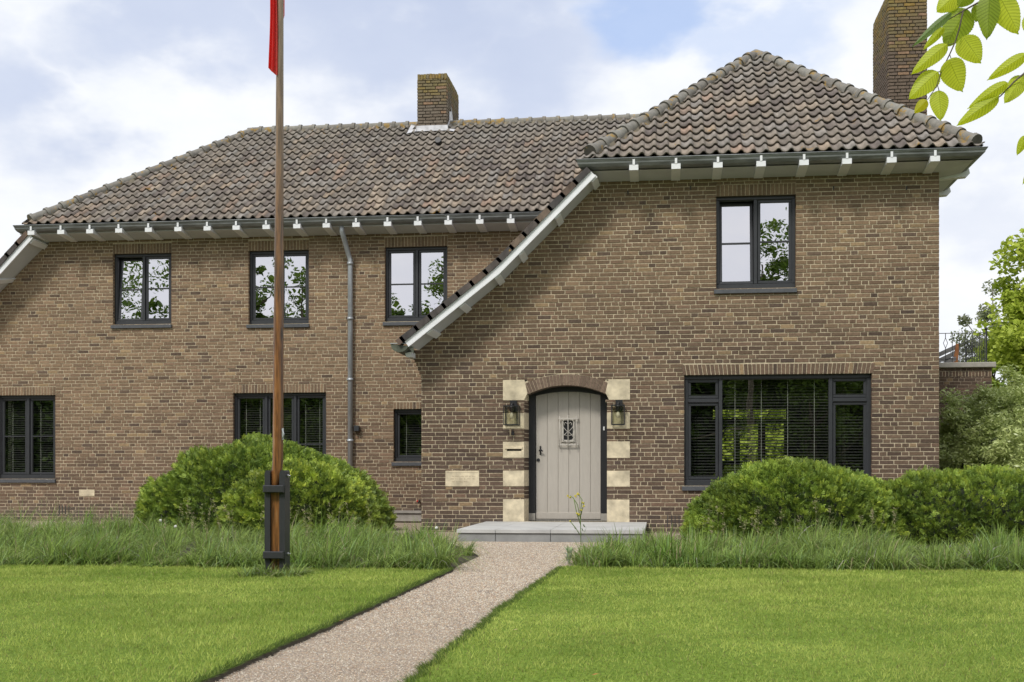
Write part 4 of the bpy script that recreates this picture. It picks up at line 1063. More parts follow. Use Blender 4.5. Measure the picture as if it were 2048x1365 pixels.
# ------------------------------------------------------------------ vegetation helpers (numpy)
def inpoly(x, y, P_):
    c = np.zeros(x.shape, bool); n = len(P_); j = n-1
    for i in range(n):
        xi, yi = P_[i]; xj, yj = P_[j]
        c ^= ((yi > y) != (yj > y)) & (x < (xj-xi)*(y-yi)/((yj-yi) if yj != yi else 1e-9)+xi); j = i
    return c
def vnoise(x, y, s=1.0, seed=0):
    r = np.random.default_rng(seed); out = np.zeros_like(x)
    for k in range(10):
        a = r.uniform(0, 2*np.pi); f = s*r.uniform(.5, 3); out += np.sin((x*np.cos(a)+y*np.sin(a))*f+r.uniform(0, 6))/math.sqrt(1+k*.3)
    return out/4
def lawn_blades(name, poly, bounds, n, seed):
    r = np.random.default_rng(seed)
    y = bounds[2]+(bounds[3]-bounds[2])*r.random(n)**1.25; x = bounds[0]+(bounds[1]-bounds[0])*r.random(n)
    # keep only what the view cone (with a margin) can hold
    keep = inpoly(x, y, poly) & (x > -.62*y-.8) & (x < .36*y+.8); x, y = x[keep], y[keep]; n = len(x)
    h = r.uniform(.010, .026, n)*(1+.35*vnoise(x, y, 1.5, 3)+.3*vnoise(x*4, y*9, 2.5, 7)); a = r.uniform(0, 2*np.pi, n); w = r.uniform(.0018, .0034, n)*np.clip(y/6, 1, 2.2)
    lean = r.uniform(.2, 1.1, n)*h; b = r.uniform(0, 2*np.pi, n)
    base = np.stack([x, y, np.full(n, LZ-.002)], 1); v = np.empty((n, 3, 3))
    d = np.stack([np.cos(a)*w, np.sin(a)*w, 0*a], 1); v[:, 0] = base-d; v[:, 1] = base+d
    v[:, 2] = base+np.stack([np.cos(b)*lean, np.sin(b)*lean, h], 1)
    t = np.clip(.43+.30*vnoise(x, y, .8, 5)+.24*vnoise(x*1.5, y*2.4, 2.2, 6)+.16*vnoise(x*4, y*9, 2.5, 7)+r.normal(0, .20, n), 0, 1)[:, None]
    c = np.array([.18, .275, .038])*(1-t)+np.array([.54, .60, .15])*t; dry = r.random(n) < .05; c[dry] = [.26, .24, .09]
    o = npmesh(name, 'blade', v, 3, c); return tag(o, kind='stuff')
tag(lawn_blades('lawn_grass', lp, (-8.5, .3, 3.6, YLF+.05), 280000, 21), 'short mown bright green grass of the lawn left of the gravel path', 'grass')
tag(lawn_blades('lawn_grass', rp, (-2.3, 5.6, 3.6, YRF+.05), 280000, 22), 'short mown bright green grass of the lawn right of the gravel path', 'grass')
# shaggy turf overhanging the path edges
def edge_blades(path, side, seed):
    r = np.random.default_rng(seed); P_ = np.array(path); i = r.integers(1, len(P_)-1, 30000); t = r.random(30000)[:, None]
    p = P_[i]*(1-t)+P_[np.minimum(i+1, len(P_)-1)]*t; keep = p[:, 1] > 3; p = p[keep]; n = len(p)
    x = p[:, 0]+side*(-r.random(n)*.05+.0); y = p[:, 1]; h = r.uniform(.015, .045, n); w = .0028
    v = np.empty((n, 3, 3)); base = np.stack([x, y, np.full(n, LZ-.006)], 1); a = r.uniform(0, 6.28, n); d = np.stack([np.cos(a)*w, np.sin(a)*w, 0*a], 1)
    v[:, 0] = base-d; v[:, 1] = base+d; v[:, 2] = base+np.stack([side*r.uniform(-.01, .05, n), r.normal(0, .015, n), h*r.uniform(.1, 1, n)], 1)
    t = r.random(n)[:, None]; return v, np.array([.07, .125, .02])*(1-t)+np.array([.16, .22, .05])*t
va, ca = edge_blades(LE, 1, 5); vb, cb = edge_blades(RE, -1, 6)
tag(npmesh('edge_grass', 'blade', np.concatenate([va, vb]), 3, np.concatenate([ca, cb])), 'ragged turf blades overhanging both edges of the gravel path', 'grass', kind='stuff')

def long_grass(name, P_, ntuft, per, hmin, hmax, seed, xr, yr, lab, shrink=.0):
    r = np.random.default_rng(seed)
    x = r.uniform(*xr, ntuft*6); y = r.uniform(*yr, ntuft*6); k = inpoly(x, y, P_) & (x > -.60*y-1.2) & (x < .36*y+1.2); x, y = x[k][:ntuft], y[k][:ntuft]-np.abs(r.normal(0, .035, min(ntuft, int(k.sum())))); nt_ = len(x)
    th = r.uniform(hmin*.7, hmax*1.05, nt_)*np.clip(1+.50*vnoise(x, y, 1.9, seed)+.35*vnoise(x, y, 5.5, seed+3), .35, 1.6); hue = np.clip(.5+.4*vnoise(x, y, 1.5, seed+1)+r.normal(0, .2, nt_), 0, 1)
    idx = np.repeat(np.arange(nt_), per); n = len(idx); a = r.uniform(0, 2*np.pi, n); rad = r.random(n)**.7*.09
    bx, by = x[idx]+np.cos(a)*rad, y[idx]+np.sin(a)*rad; a2 = a+r.normal(0, .6, n)
    comb = vnoise(x, y, .8, seed+7)[idx]*1.2; a2 = np.where(r.random(n) < .35, comb+1.0, a2)
    h = th[idx]*r.uniform(.55, 1.1, n); reach = h*r.uniform(.15, 1.75, n); w = r.uniform(.003, .0065, n)
    S = 5; ts = np.linspace(0, 1, S+1); pts = np.empty((S+1, n, 3))
    for i, t in enumerate(ts):
        pts[i, :, 0] = bx+np.cos(a2)*reach*t**1.7; pts[i, :, 1] = by+np.sin(a2)*reach*t**1.7; drop = .55*(reach/h)**2
        pts[i, :, 2] = h*(t*(1+.25*drop)-drop*t**2.6)
    side = np.stack([-np.sin(a2), np.cos(a2), 0*a2], 1); fr_ = r.uniform(-1, 1, (n, 1)); side = side+np.stack([np.cos(a2), np.sin(a2), 0*a2], 1)*fr_
    side /= np.linalg.norm(side, axis=1)[:, None]
    quads = []; cols = []
    hc = hue[idx][:, None]; c0 = np.array([.14, .225, .035])*(1-hc)+np.array([.27, .35, .09])*hc; c0 = c0*r.uniform(.5, 1.5, (n, 1))
    dry = r.random(n) < .05; c0[dry] = [.34, .30, .16]; blue = r.random(n) < .15; c0[blue] = c0[blue]*[1.1, 1.15, 1.9]
    for i in range(S):
        wa = w*(1-ts[i]**2)+.0004; wb = w*(1-ts[i+1]**2)+.0004
        q = np.stack([pts[i]-side*wa[:, None], pts[i]+side*wa[:, None], pts[i+1]+side*wb[:, None], pts[i+1]-side*wb[:, None]], 1)
        quads.append(q); cols.append(c0)
    return tag(npmesh(name, 'blade', np.concatenate(quads), 4, np.concatenate(cols)), lab, 'ornamental grass', kind='stuff')
LGP = [(-14, YLF-.03), (Lcut[0]-.08, YLF-.03), (L3[0][0]-.12, L3[0][1]), (L3[0][0]-.5, 14.6), (-3.3, 16.4), (-6.2, 17.4), (-8.0, 18.6), (-14, 18.6)]
RGP = [(Rtop[0]+.16, YRF-.03), (8, YRF-.03), (8, 14.6), (.3, 14.9), (-.45, 14.9), (Rtop[0]+.1, 13.4)]
long_grass('long_grass', LGP, 620, 52, .19, .34, 31, (-12, .2), (YLF-.05, 18.6), 'tall arching unmown grass between the left lawn and the house')
long_grass('long_grass', RGP, 420, 60, .21, .34, 32, (-1.4, 8), (YRF-.05, 15), 'tall arching unmown grass bordering the right lawn in front of the low yews')

long_grass('long_grass', [(-12, YLF-.06), (Lcut[0]-.1, YLF-.06), (Lcut[0]-.1, YLF+.22), (-12, YLF+.22)], 260, 44, .14, .26, 33, (-12, .2), (YLF-.1, YLF+.3), 'shorter fringe of long grass along the front of the left bed')
long_grass('long_grass', [(Rtop[0]+.14, YRF-.06), (7, YRF-.06), (7, YRF+.22), (Rtop[0]+.14, YRF+.22)], 230, 44, .14, .26, 34, (-1.4, 7), (YRF-.1, YRF+.3), 'shorter fringe of long grass along the front of the right bed')
# seed-head stalks among the tall grass
def seed_stalks(n, region, seed, lab):
    r = random.Random(seed); m = MB()
    for i in range(n):
        px, py, hh = r.uniform(region[0], region[1]), r.uniform(region[2], region[3]), r.uniform(.35, .62); x, y = G(px, py)
        lx, ly = r.uniform(-.08, .08), r.uniform(-.05, .05)
        c = (.30, .27, .14) if r.random() < .5 else (.20, .24, .09)
        m.tube([(x, y, 0), (x+lx*.4, y+ly*.4, hh*.6), (x+lx, y+ly, hh)], [.0022, .0018, .001], 3, c, cap=False)
        for k in range(16):
            t = r.uniform(.68, 1); q = Vector((x+lx*t, y+ly*t, hh*t)); d = Vector((r.uniform(-1, 1), r.uniform(-.6, .6), r.uniform(.1, .8)))*.030
            s = Vector((.003, 0, .003)); m.add([q, q+d+s, q+d*1.3, q+d-s], [(0, 1, 2, 3)], (.42, .37, .22) if r.random() < .6 else (.28, .30, .14))
    tag(m.build('seed_stalk', 'blade'), lab, 'grass', kind='stuff')
seed_stalks(70, (10, 760, 1080, 1128), 3, 'pale feathery seed heads standing above the tall grass left of the path')
seed_stalks(34, (1390, 1800, 1085, 1125), 4, 'pale feathery seed heads standing above the tall grass right of the path')
def leaf_tuft(name, x, y, n, h, lab, seed, col=(.10, .20, .03)):
    r = random.Random(seed); m = MB()
    for i in range(n):
        a = r.uniform(0, 6.28); R = r.uniform(.03, .14)*h/.3; hh = r.uniform(.4, 1)*h; w = r.uniform(.012, .02)
        p0 = Vector((x, y, 0)); p1 = Vector((x+math.cos(a)*R*.5, y+math.sin(a)*R*.5, hh*.8)); p2 = Vector((x+math.cos(a)*R*1.4, y+math.sin(a)*R*1.4, hh))
        s = Vector((-math.sin(a), math.cos(a), 0))*w; c = tuple(v*r.uniform(.8, 1.2) for v in col)
        m.add([p0, p1-s, p2, p1+s], [(0, 1, 2, 3)], c)
    return m, lab
for wi, (px, py, n, h, lab) in enumerate(((1858, 1140, 16, .16, 'broad-leaved weed at the front of the tall grass near the right edge'), (1768, 1133, 12, .13, 'small leafy weed in front of the right-hand yew mounds'), (1545, 1130, 11, .12, 'small leafy weed in front of the yew below the big window'), (1140, 1128, 12, .2, 'grey-green thistle where the right bed meets the path'))):
    x, y = G(px, py); y -= .12; m, lab = leaf_tuft('weed', x, y, n, h, lab, 60+wi, (.20, .32, .05) if wi < 3 else (.30, .38, .24)); tag(m.build('weed', 'leaf'), lab, 'weed')
for wi, (px, py, lab) in enumerate(((1190, 1347, 'orange-brown fallen leaf on the right lawn near the bottom of the photo'), (1031, 1258, 'pale fallen leaf at the right edge of the gravel path'), (682, 1240, 'reddish fallen leaf on the left edge of the gravel path'))):
    x, y = G(px, py, LZ+.03); m = MB(); z = LZ+.022; m.add([(x-.016, y, z), (x, y-.008, z+.004), (x+.017, y+.003, z+.008), (x, y+.010, z+.005)], [(0, 1, 2), (0, 2, 3)], ((.45, .16, .05), (.50, .36, .20), (.40, .10, .05))[wi]); tag(m.build('fallen_leaf', 'pebble'), lab, 'leaf')
# dandelion clocks and other pale heads
for (px, py, zz, lab) in ((321, 1043, .30, 'white fluffy seed head against the left end of the big yew'), (351, 1055, .27, 'small white flower in the tall grass at the yew\'s left foot'), (873, 1058, .40, 'white dandelion clock in front of the wing wall left of the doorstep')):
    Yp = 16.5 if px < 500 else 15.6; x, z = W(px, py, Yp); t = thing('dandelion', lab, 'flower', (x, Yp, 0))
    m = MB(); m.tube([(x, Yp, 0), (x+.01, Yp, z*.6), (x, Yp, z)], .003, 5); m.build('stem', 'stalk', t); m = MB(); m.ball((x, Yp, z+.01), .022, seg=10); m.build('flower_head', 'puff', t)
# tall yellow weed by the step
Yw_ = 15.2
wx_, wz_ = W(1162, 1090, Yw_)
weed = thing('ragwort', 'tall thin weed with small yellow flowers in front of the doorstep', 'wildflower', (wx_, Yw_, 0))
def wp(px, py): q = W(px, py, Yw_); return Vector((q[0], Yw_, q[1]))
stems = [[(1162, 1105), (1161, 1040), (1155, 1010), (1146, 996), (1140, 992)], [(1161, 1040), (1162, 1015), (1164, 1000), (1157, 990)], [(1161, 1050), (1153, 1025), (1148, 1000)], [(1160, 1070), (1150, 1055), (1141, 1044)], [(1162, 1030), (1167, 1010), (1168, 1004)]]
m = MB()
for s in stems: m.tube([wp(*p) for p in s], .0055, 5)
m.build('stem', 'stalk', weed); m = MB()
for p in ((1136, 992), (1140, 995), (1155, 990), (1157, 988), (1151, 993), (1166, 1006), (1168, 1012), (1162, 1020), (1141, 1043), (1158, 1029), (1154, 1028)):
    c = wp(*p); 
    for k in range(5): m.ball(c+Vector((random.uniform(-.012, .012), random.uniform(-.01, .01), random.uniform(-.01, .01))), .0085, seg=5, rings=3)
m.build('blossom', 'petal', weed); m = MB()
for p in ((1168, 1052), (1172, 1056), (1165, 1060), (1170, 1062), (1150, 1056), (1158, 1031), (1163, 1068)):
    c = wp(*p); d = Vector((random.uniform(-.03, .03), 0, .02)); s = Vector((0, 0, .014)); m.add([c-d, c+s, c+d, c-s], [(0, 1, 2, 3)], (.07, .13, .035))
m.build('leaves', 'leaf', weed)

# gravel pebbles (real stones on the near part of the path)
def pebbles(n, seed):
    r = np.random.default_rng(seed); y = 4.6+(16.9-4.6)*r.random(n)**1.15; x = r.uniform(-4.6, -.2, n)
    Pp = [(a[0]+.01, a[1]) for a in LE]+[(L3[0][0]-.3, L3[0][1]+.2), (-2.9, 16.4), (-.3, 16.4), (-.35, 15.0), (Rtop[0]+.15, 13.6)]+[(a[0]-.01, a[1]) for a in RE[::-1]]
    k = inpoly(x, y, Pp); x, y = x[k], y[k]; n = len(x); s = r.uniform(.0028, .0062, n)*np.clip(y/7, .85, 1.35)
    o6 = np.array([(1, 0, 0), (0, 1, 0), (-1, 0, 0), (0, -1, 0), (0, 0, .75), (0, 0, -.75)], float)
    a = r.uniform(0, 6.28, n); el = r.uniform(.55, 1, n); V = np.empty((n, 6, 3))
    for i, p in enumerate(o6):
        jx, jy = r.normal(0, .15, n), r.normal(0, .15, n); px_, py_ = p[0]+jx, p[1]*el+jy
        V[:, i, 0] = x+s*(px_*np.cos(a)-py_*np.sin(a)); V[:, i, 1] = y+s*(px_*np.sin(a)+py_*np.cos(a)); V[:, i, 2] = s*(.35+p[2]*r.uniform(.7, 1.1, n))-.002
    tri = [(0, 1, 4), (1, 2, 4), (2, 3, 4), (3, 0, 4)]
    f = np.concatenate([V[:, list(t)] for t in tri]); pal = 1.12*np.array([(.42, .345, .25), (.33, .25, .18), (.46, .40, .32), (.26, .225, .19), (.38, .26, .17), (.55, .50, .42), (.19, .155, .13), (.40, .35, .27)])
    c = pal[r.integers(0, len(pal), n)]*r.uniform(.8, 1.15, (n, 1)); return tag(npmesh('gravel', 'pebble', f, 3, np.tile(c, (4, 1))), 'loose beige and grey gravel stones covering the path', 'gravel', kind='stuff')
pebbles(430000, 9)

def sprays(pts, nrm, r, size, per, c_lo, c_hi, droop=.35, width=.15, up=.25, hue0=None):
    """small feathery shoots: a flat fan of narrow leaflets at every point"""
    n = len(pts); d = nrm+r.normal(0, .45, (n, 3)); d[:, 2] += up-droop*r.random(n); d /= np.linalg.norm(d, axis=1)[:, None]
    t = np.cross(d, r.normal(0, 1, (n, 3))); t /= np.linalg.norm(t, axis=1)[:, None]
    L = size*r.uniform(.6, 1.3, n)[:, None]; hue = r.random((n, 1)) if hue0 is None else np.clip(hue0*.7+r.random((n, 1))*.4, 0, 1); out = []; col = []
    for k in range(per):
        s = k/(per-1) if per > 1 else .5; sg = 1 if k % 2 else -1
        b = pts+d*L*s*.8; dirv = d*.65+t*sg*.8*(1-s*.5); dirv += r.normal(0, .12, (n, 3)); ln = L*(.55-.25*s)
        tip = b+dirv*ln; w = np.cross(dirv, np.cross(d, t)); w = w/np.linalg.norm(w, axis=1)[:, None]*L*width
        mid = b+dirv*ln*.45; out.append(np.stack([b, mid+w*.5, tip, mid-w*.5], 1))
        col.append((np.array(c_lo)*(1-hue)+np.array(c_hi)*hue)*r.uniform(.85, 1.15, (n, 1)))
    return np.concatenate(out), np.concatenate(col)
def dome_points(n, c, R, r, p=2.3, seed=0, amp=.07, thick=.06, lo=-.1):
    u = r.normal(0, 1, (n*2, 3)); u[:, 2] = np.abs(u[:, 2]); u /= np.linalg.norm(u, axis=1)[:, None]; u = u[u[:, 2] > lo][:n]
    k = (np.abs(u[:, 0])**p+np.abs(u[:, 1])**p+np.abs(u[:, 2])**p)**(-1/p)
    lump = 1+amp*vnoise(u[:, 0]*3+u[:, 2]*2, u[:, 1]*3-u[:, 2], 1.6, seed)+amp*.45*vnoise(u[:, 0]*9, u[:, 1]*9+u[:, 2]*9, 1.6, seed+1)
    q = (u*k[:, None])*np.array(R)*lump[:, None]*(1-thick*r.random(len(u))[:, None]**1.5)
    nn = u/np.array(R); nn /= np.linalg.norm(nn, axis=1)[:, None]
    return q+np.array(c), nn, u, lump
def yew(px, Y, rx, ry, h, lab, seed, n, lo=(.045, .095, .016), hi=(.33, .45, .065), p=2.3, amp=.08):
    x = WX(px, Y); r = np.random.default_rng(seed); t = thing('yew_bush', lab, 'bush', (x, Y, 0), 'clipped yew mounds in front of the house')
    pts, nn, u, lump = dome_points(n, (x, Y, 0), (rx, ry, h), r, p, seed, amp)
    keep = (u[:, 1] < .45); pts, nn = pts[keep], nn[keep]
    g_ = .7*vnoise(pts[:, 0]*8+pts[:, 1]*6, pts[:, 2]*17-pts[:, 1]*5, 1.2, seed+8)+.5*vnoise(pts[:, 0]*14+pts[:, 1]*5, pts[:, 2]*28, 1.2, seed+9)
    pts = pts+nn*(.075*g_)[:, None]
    tone = vnoise(pts[:, 0]*1.5, pts[:, 2]*3, 1.3, seed+4); v, c = sprays(pts, nn, r, .080, 8, lo, hi, hue0=np.clip(.28+.85*g_, 0, 1)[:, None])  # shade of the hollows put into shoot colour; bumps take yellow-green new growth
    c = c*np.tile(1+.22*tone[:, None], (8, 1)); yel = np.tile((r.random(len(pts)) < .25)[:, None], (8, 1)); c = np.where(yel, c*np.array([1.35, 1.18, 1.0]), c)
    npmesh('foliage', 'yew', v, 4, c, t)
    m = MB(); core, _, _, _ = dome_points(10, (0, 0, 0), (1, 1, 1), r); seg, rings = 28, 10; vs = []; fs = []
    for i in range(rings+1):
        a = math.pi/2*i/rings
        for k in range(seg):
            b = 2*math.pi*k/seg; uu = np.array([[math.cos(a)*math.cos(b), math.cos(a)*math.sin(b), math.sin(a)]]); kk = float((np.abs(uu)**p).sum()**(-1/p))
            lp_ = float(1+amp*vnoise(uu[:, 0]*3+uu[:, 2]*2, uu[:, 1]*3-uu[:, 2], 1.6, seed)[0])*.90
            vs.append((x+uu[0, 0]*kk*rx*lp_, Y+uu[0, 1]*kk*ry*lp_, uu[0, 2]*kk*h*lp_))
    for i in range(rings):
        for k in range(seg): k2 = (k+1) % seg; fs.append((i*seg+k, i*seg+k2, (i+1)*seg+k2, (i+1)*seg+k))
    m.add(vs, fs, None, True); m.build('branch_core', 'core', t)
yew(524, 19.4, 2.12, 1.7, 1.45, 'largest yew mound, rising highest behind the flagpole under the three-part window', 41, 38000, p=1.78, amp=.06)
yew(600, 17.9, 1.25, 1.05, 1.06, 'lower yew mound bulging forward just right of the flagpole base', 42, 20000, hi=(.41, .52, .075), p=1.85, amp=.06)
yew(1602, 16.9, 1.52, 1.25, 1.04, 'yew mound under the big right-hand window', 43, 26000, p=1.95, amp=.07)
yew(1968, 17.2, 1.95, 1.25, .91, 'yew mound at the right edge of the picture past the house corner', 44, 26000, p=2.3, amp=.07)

def leafcloud(centers, radii, per, size, r, c_lo, c_hi, flat=.7, elong=.5, droop=0.0):
    n = len(centers)*per; idx = np.repeat(np.arange(len(centers)), per); u = r.normal(0, 1, (n, 3)); u /= np.linalg.norm(u, axis=1)[:, None]
    rad = radii[idx][:, None]*(r.random((n, 1))**.45); p = centers[idx]+u*rad*np.array([1, 1, flat])
    d = r.normal(0, 1, (n, 3)); d[:, 2] = d[:, 2]*.6-droop; d /= np.linalg.norm(d, axis=1)[:, None]
    t = np.cross(d, r.normal(0, 1, (n, 3))); t /= np.linalg.norm(t, axis=1)[:, None]; s = size*r.uniform(.6, 1.3, (n, 1))
    v = np.stack([p-d*s, p+t*s*elong, p+d*s, p-t*s*elong], 1); h = np.clip(r.random((n, 1))*.7+r.random(len(centers))[idx][:, None]*.4, 0, 1)
    return v, np.array(c_lo)*(1-h)+np.array(c_hi)*h
def tree(name, x, y, h, R, z0, lab, cat, seed, nclump=90, per=130, size=.09, c_lo=(.05, .10, .015), c_hi=(.12, .19, .03), group=None, mat='leaf', flat=.75, trunk_r=.14, droop=0., shape=1.0, sparse=.30, ymask=None):
    r = np.random.default_rng(seed); rr = random.Random(seed); t = thing(name, lab, cat, (x, y, 0), group)
    m = MB(); m.tube([(x, y, -.05), (x+rr.uniform(-.1, .1), y, h*.3), (x+rr.uniform(-.15, .15), y, h*.62), (x, y, h*.9)], [trunk_r, trunk_r*.8, trunk_r*.5, trunk_r*.12], 9)
    zc = (h+z0)/2; hz = (h-z0)/2; u = r.normal(0, 1, (nclump, 3)); u /= np.linalg.norm(u, axis=1)[:, None]
    rad = r.random(nclump)**.4*(1+.18*r.normal(0, 1, nclump)); tt = u[:, 2]*rad; cen = np.stack([x+u[:, 0]*rad*R*(1-.35*shape*np.clip(tt, 0, 1)), y+u[:, 1]*rad*R*(1-.35*shape*np.clip(tt, 0, 1)), zc+u[:, 2]*rad*hz], 1)
    rds = R*sparse*r.uniform(.5, 1.2, nclump)
    for i in range(0, nclump, max(1, nclump//22)):
        c = cen[i]; zb2 = max(z0*.7, c[2]-R*.8); m.tube([(x, y, min(zb2, h*.8)), (x+(c[0]-x)*.55, y+(c[1]-y)*.55, zb2+(c[2]-zb2)*.45), tuple(c)], [trunk_r*.4, trunk_r*.22, .012], 5)
    m.build('trunk', 'bark', t); v, c = leafcloud(cen, rds, per, size, r, c_lo, c_hi, flat, droop=droop); npmesh('crown', mat, v, 4, c, t); return t
tr_x = WX(2160, 30)
tree('maple_tree', tr_x, 30, 7.5, 1.95, .4, 'bright yellow-green leafy tree at the right edge behind the terrace', 'tree', 51, 430, 190, .075, (.30, .40, .04), (.56, .64, .10), shape=.8, sparse=.22)
tree('birch_tree', WX(1985, 37), 37, 6.3, 1.15, 2.0, 'pale grey-green feathery tree seen beyond the terrace railing', 'tree', 52, 60, 150, .06, (.16, .19, .10), (.30, .32, .20), droop=.5, sparse=.3, trunk_r=.07)
tree('maple_tree', WX(1962, 33), 33, 4.3, .55, .3, 'small bright green tree directly behind the terrace railing', 'tree', 53, 60, 170, .07, (.24, .35, .04), (.46, .56, .09), sparse=.3, trunk_r=.08)
tree('shrub', WX(2100, 27), 27, 3.0, 1.6, .1, 'dark green shrub below the bright tree at the far right', 'shrub', 54, 70, 160, .07, (.12, .20, .03), (.30, .40, .06), trunk_r=.06)
# laurel-like bush beside the corner
def bush(name, px, Y, rx, ry, h, lab, seed, nclump, per, size, c_lo, c_hi, mat, off=(0, 0)):
    x = WX(px, Y); r = np.random.default_rng(seed); t = thing(name, lab, 'bush', (x, Y, 0))
    pts, nn, u, _ = dome_points(nclump, (x, Y, 0), (rx, ry, h), r, 2.2, seed, .12, .25); rd = r.uniform(.10, .24, len(pts))
    v, c = leafcloud(pts, rd, per, size, r, c_lo, c_hi, .9, .32)
    npmesh('foliage', mat, v, 4, c, t); m = MB()
    for i in range(0, len(pts), 9): p = pts[i]; m.tube([(x+(p[0]-x)*.1, Y+(p[1]-Y)*.1, 0), (x+(p[0]-x)*.5, Y+(p[1]-Y)*.5, p[2]*.6), tuple(p)], [.03, .018, .006], 5)
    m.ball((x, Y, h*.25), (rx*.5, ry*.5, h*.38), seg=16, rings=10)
    m.build('stems', 'core', t); return t
bush('laurel_bush', 1990, 22.6, 1.35, 1.3, 2.42, 'tall loose shrub with glossy olive leaves at the right corner of the house', 61, 420, 170, .040, (.27, .35, .08), (.62, .69, .30), 'gloss_leaf')
bush('laurel_bush', 2095, 20.9, 1.0, .9, 1.95, 'lower glossy shrub cut off by the right edge of the picture', 62, 170, 130, .042, (.27, .35, .08), (.60, .67, .28), 'gloss_leaf')
# grass tuft round the pole base: below. garden hedge behind the house
hd_ = thing('hedge', 'bright green hedge in the back garden seen through the big window', 'hedge', (2, 40, 0)); r = np.random.default_rng(71)
cen = np.stack([r.uniform(-3, 9, 560), r.uniform(39.5, 41.0, 560), r.uniform(.1, 3.8, 560)], 1); v, c = leafcloud(cen, np.full(560, .45), 60, .10, r, (.36, .46, .06), (.62, .70, .16)); npmesh('foliage', 'leaf', v, 4, c, hd_)
m = MB(); m.box(-3, 8.8, 40.8, 41.4, 0, 3.4); m.build('branch_core', 'core', hd_)
# the trees across the garden behind the camera, which the windows mirror
for i, (x, y, h, R, z0) in enumerate(((-29.3, -15, 21.0, 3.3, .5), (-24.0, -15, 11.3, 2.0, .5), (-20.9, -15, 11.7, 1.4, .5), (-17.8, -14, 11.4, 2.0, .4), (-13.6, -15, 9.8, 1.2, .3), (-10.6, -15, 11.6, 2.0, .4), (-3.5, -16, 7.2, 2.7, .3), (6.5, -14.5, 13.6, 2.4, .3), (4.3, -15, 11.0, 1.3, .4), (12.2, -15, 9, 3, .4))):
    tree('garden_tree', x, y, h, R, z0, 'leafy garden tree across the lawn, seen only mirrored in the windows', 'tree', 80+i, 200, 85, .115, (.05, .10, .012), (.16, .24, .03), group='garden trees mirrored in the windows', trunk_r=.2, sparse=.36, shape=.35)
hb2 = thing('boundary_hedge', 'long green hedge mirrored in the ground floor windows', 'hedge', (0, -18, 0)); r = np.random.default_rng(91)
cen = np.stack([r.uniform(-46, 18, 1300), r.uniform(-18.5, -17.5, 1300), r.uniform(.1, 6.2, 1300)], 1); v, c = leafcloud(cen, np.full(1300, .75), 30, .18, r, (.035, .07, .012), (.12, .19, .03)); npmesh('foliage', 'leaf', v, 4, c, hb2)
m = MB(); m.box(-46, 18, -18.9, -18.2, 0, 5.4); m.build('branch_core', 'core', hb2)

# ------------------------------------------------------------------ flagpole and flag
YP = 10.45
fp = thing('flagpole', 'brown wooden flagpole standing on the left lawn between two black boards', 'flagpole', (WX(553, YP), YP, 0))
m = MB()
def pp(px, py): q = W(px, py, YP+.06); return Vector((q[0], YP+.06, q[1]))
sqa, sqb = WX(540, YP+.03), WX(559, YP+.03)
m.box(sqa, sqb, YP+.03, YP+.11, -.03, WZ(550, 985, YP))
p0 = pp(549.5, 986); p1 = pp(555.5, 925); p2 = pp(557, 700); p3 = pp(558.8, 350); p4 = pp(560.2, 0)
top = p4+(p4-p3)*1.6; sc = YP/F
m.tube([p0, p0.lerp(p1, .5), p1, p2, p3, p4, top], [.041, .045, .0465, .044, .036, .0305, .02], 20); m.build('pole', 'pole', fp)
m = MB(); m.ball(top, .05); m.build('pole_knob', 'steel', fp)
for a, b in ((529, 540), (558.5, 570)):
    xa, xb = WX(a, YP), WX(b, YP); zt_ = WZ(550, 941, YP); w = xb-xa; m = MB()
    pts = [(xa, -.05), (xb, -.05), (xb, zt_-.015), (xb-w*.2, zt_), (xa+w*.25, zt_), (xa, zt_-.03)]; m.prism(pts, YP, YP+.145); m.build('board', 'plank', fp)
for py0, py1 in ((971, 985.5), (1103, 1117.5)):
    m = MB(); xa, xb = WX(526.5, YP-.03), WX(567, YP-.03); za_, zb2 = WZ(550, py0, YP), WZ(550, py1, YP); m.bevbox(xa, xb, YP-.045, YP-.001, zb2, za_, .006); m.build('clamp', 'plank', fp)
for py in (952, 1108):
    m = MB(); z = WZ(575, py, YP+.07); xb = WX(570, YP); m.tube([(xb, YP+.07, z), (xb+.012, YP+.07, z)], .014, 8); m.tube([(xb+.012, YP+.07, z), (xb+.028, YP+.07, z)], .006, 8); m.build('bolt', 'steel', fp)
m = MB(); xk = WX(569, YP+.06); z = WZ(569, 868, YP); m.box(xk-.01, xk+.004, YP+.02, YP+.03, z-.05, z+.05); m.tube([(xk-.01, YP+.02, z+.04), (xk+.012, YP+.01, z), (xk-.006, YP+.02, z-.04)], .004, 6); m.build('cleat', 'zincpipe', fp)
# hanging red flag: one folded sheet
flg = MB(); nu_, nv = 26, 40
ztop_ = WZ(550, -760, YP); zbot = WZ(550, 132, YP)
xl, xr2 = WX(534, YP), WX(553.5, YP)
vs = []
for j in range(nv+1):
    t = j/nv; 
    for i in range(nu_+1):
        s = i/nu_; zb3 = WZ(550, 132+18*s, YP); z = ztop_+(zb3-ztop_)*t
        wv = math.sin(s*math.pi*5+t*2.2)*.032*(.5+t*.5); x = xl+(xr2-xl)*s+.008*math.sin(t*9+s*4)+.004*math.sin(t*23); y = YP+.06+wv-.02
        if t > .9: x += .0
        vs.append((x, y, z))
fs = [(j*(nu_+1)+i, j*(nu_+1)+i+1, (j+1)*(nu_+1)+i+1, (j+1)*(nu_+1)+i) for j in range(nv) for i in range(nu_)]
flg.add(vs, fs, None, True)
xs_, xe_ = WX(562, YP+.13), WX(572, YP+.13); vs = []
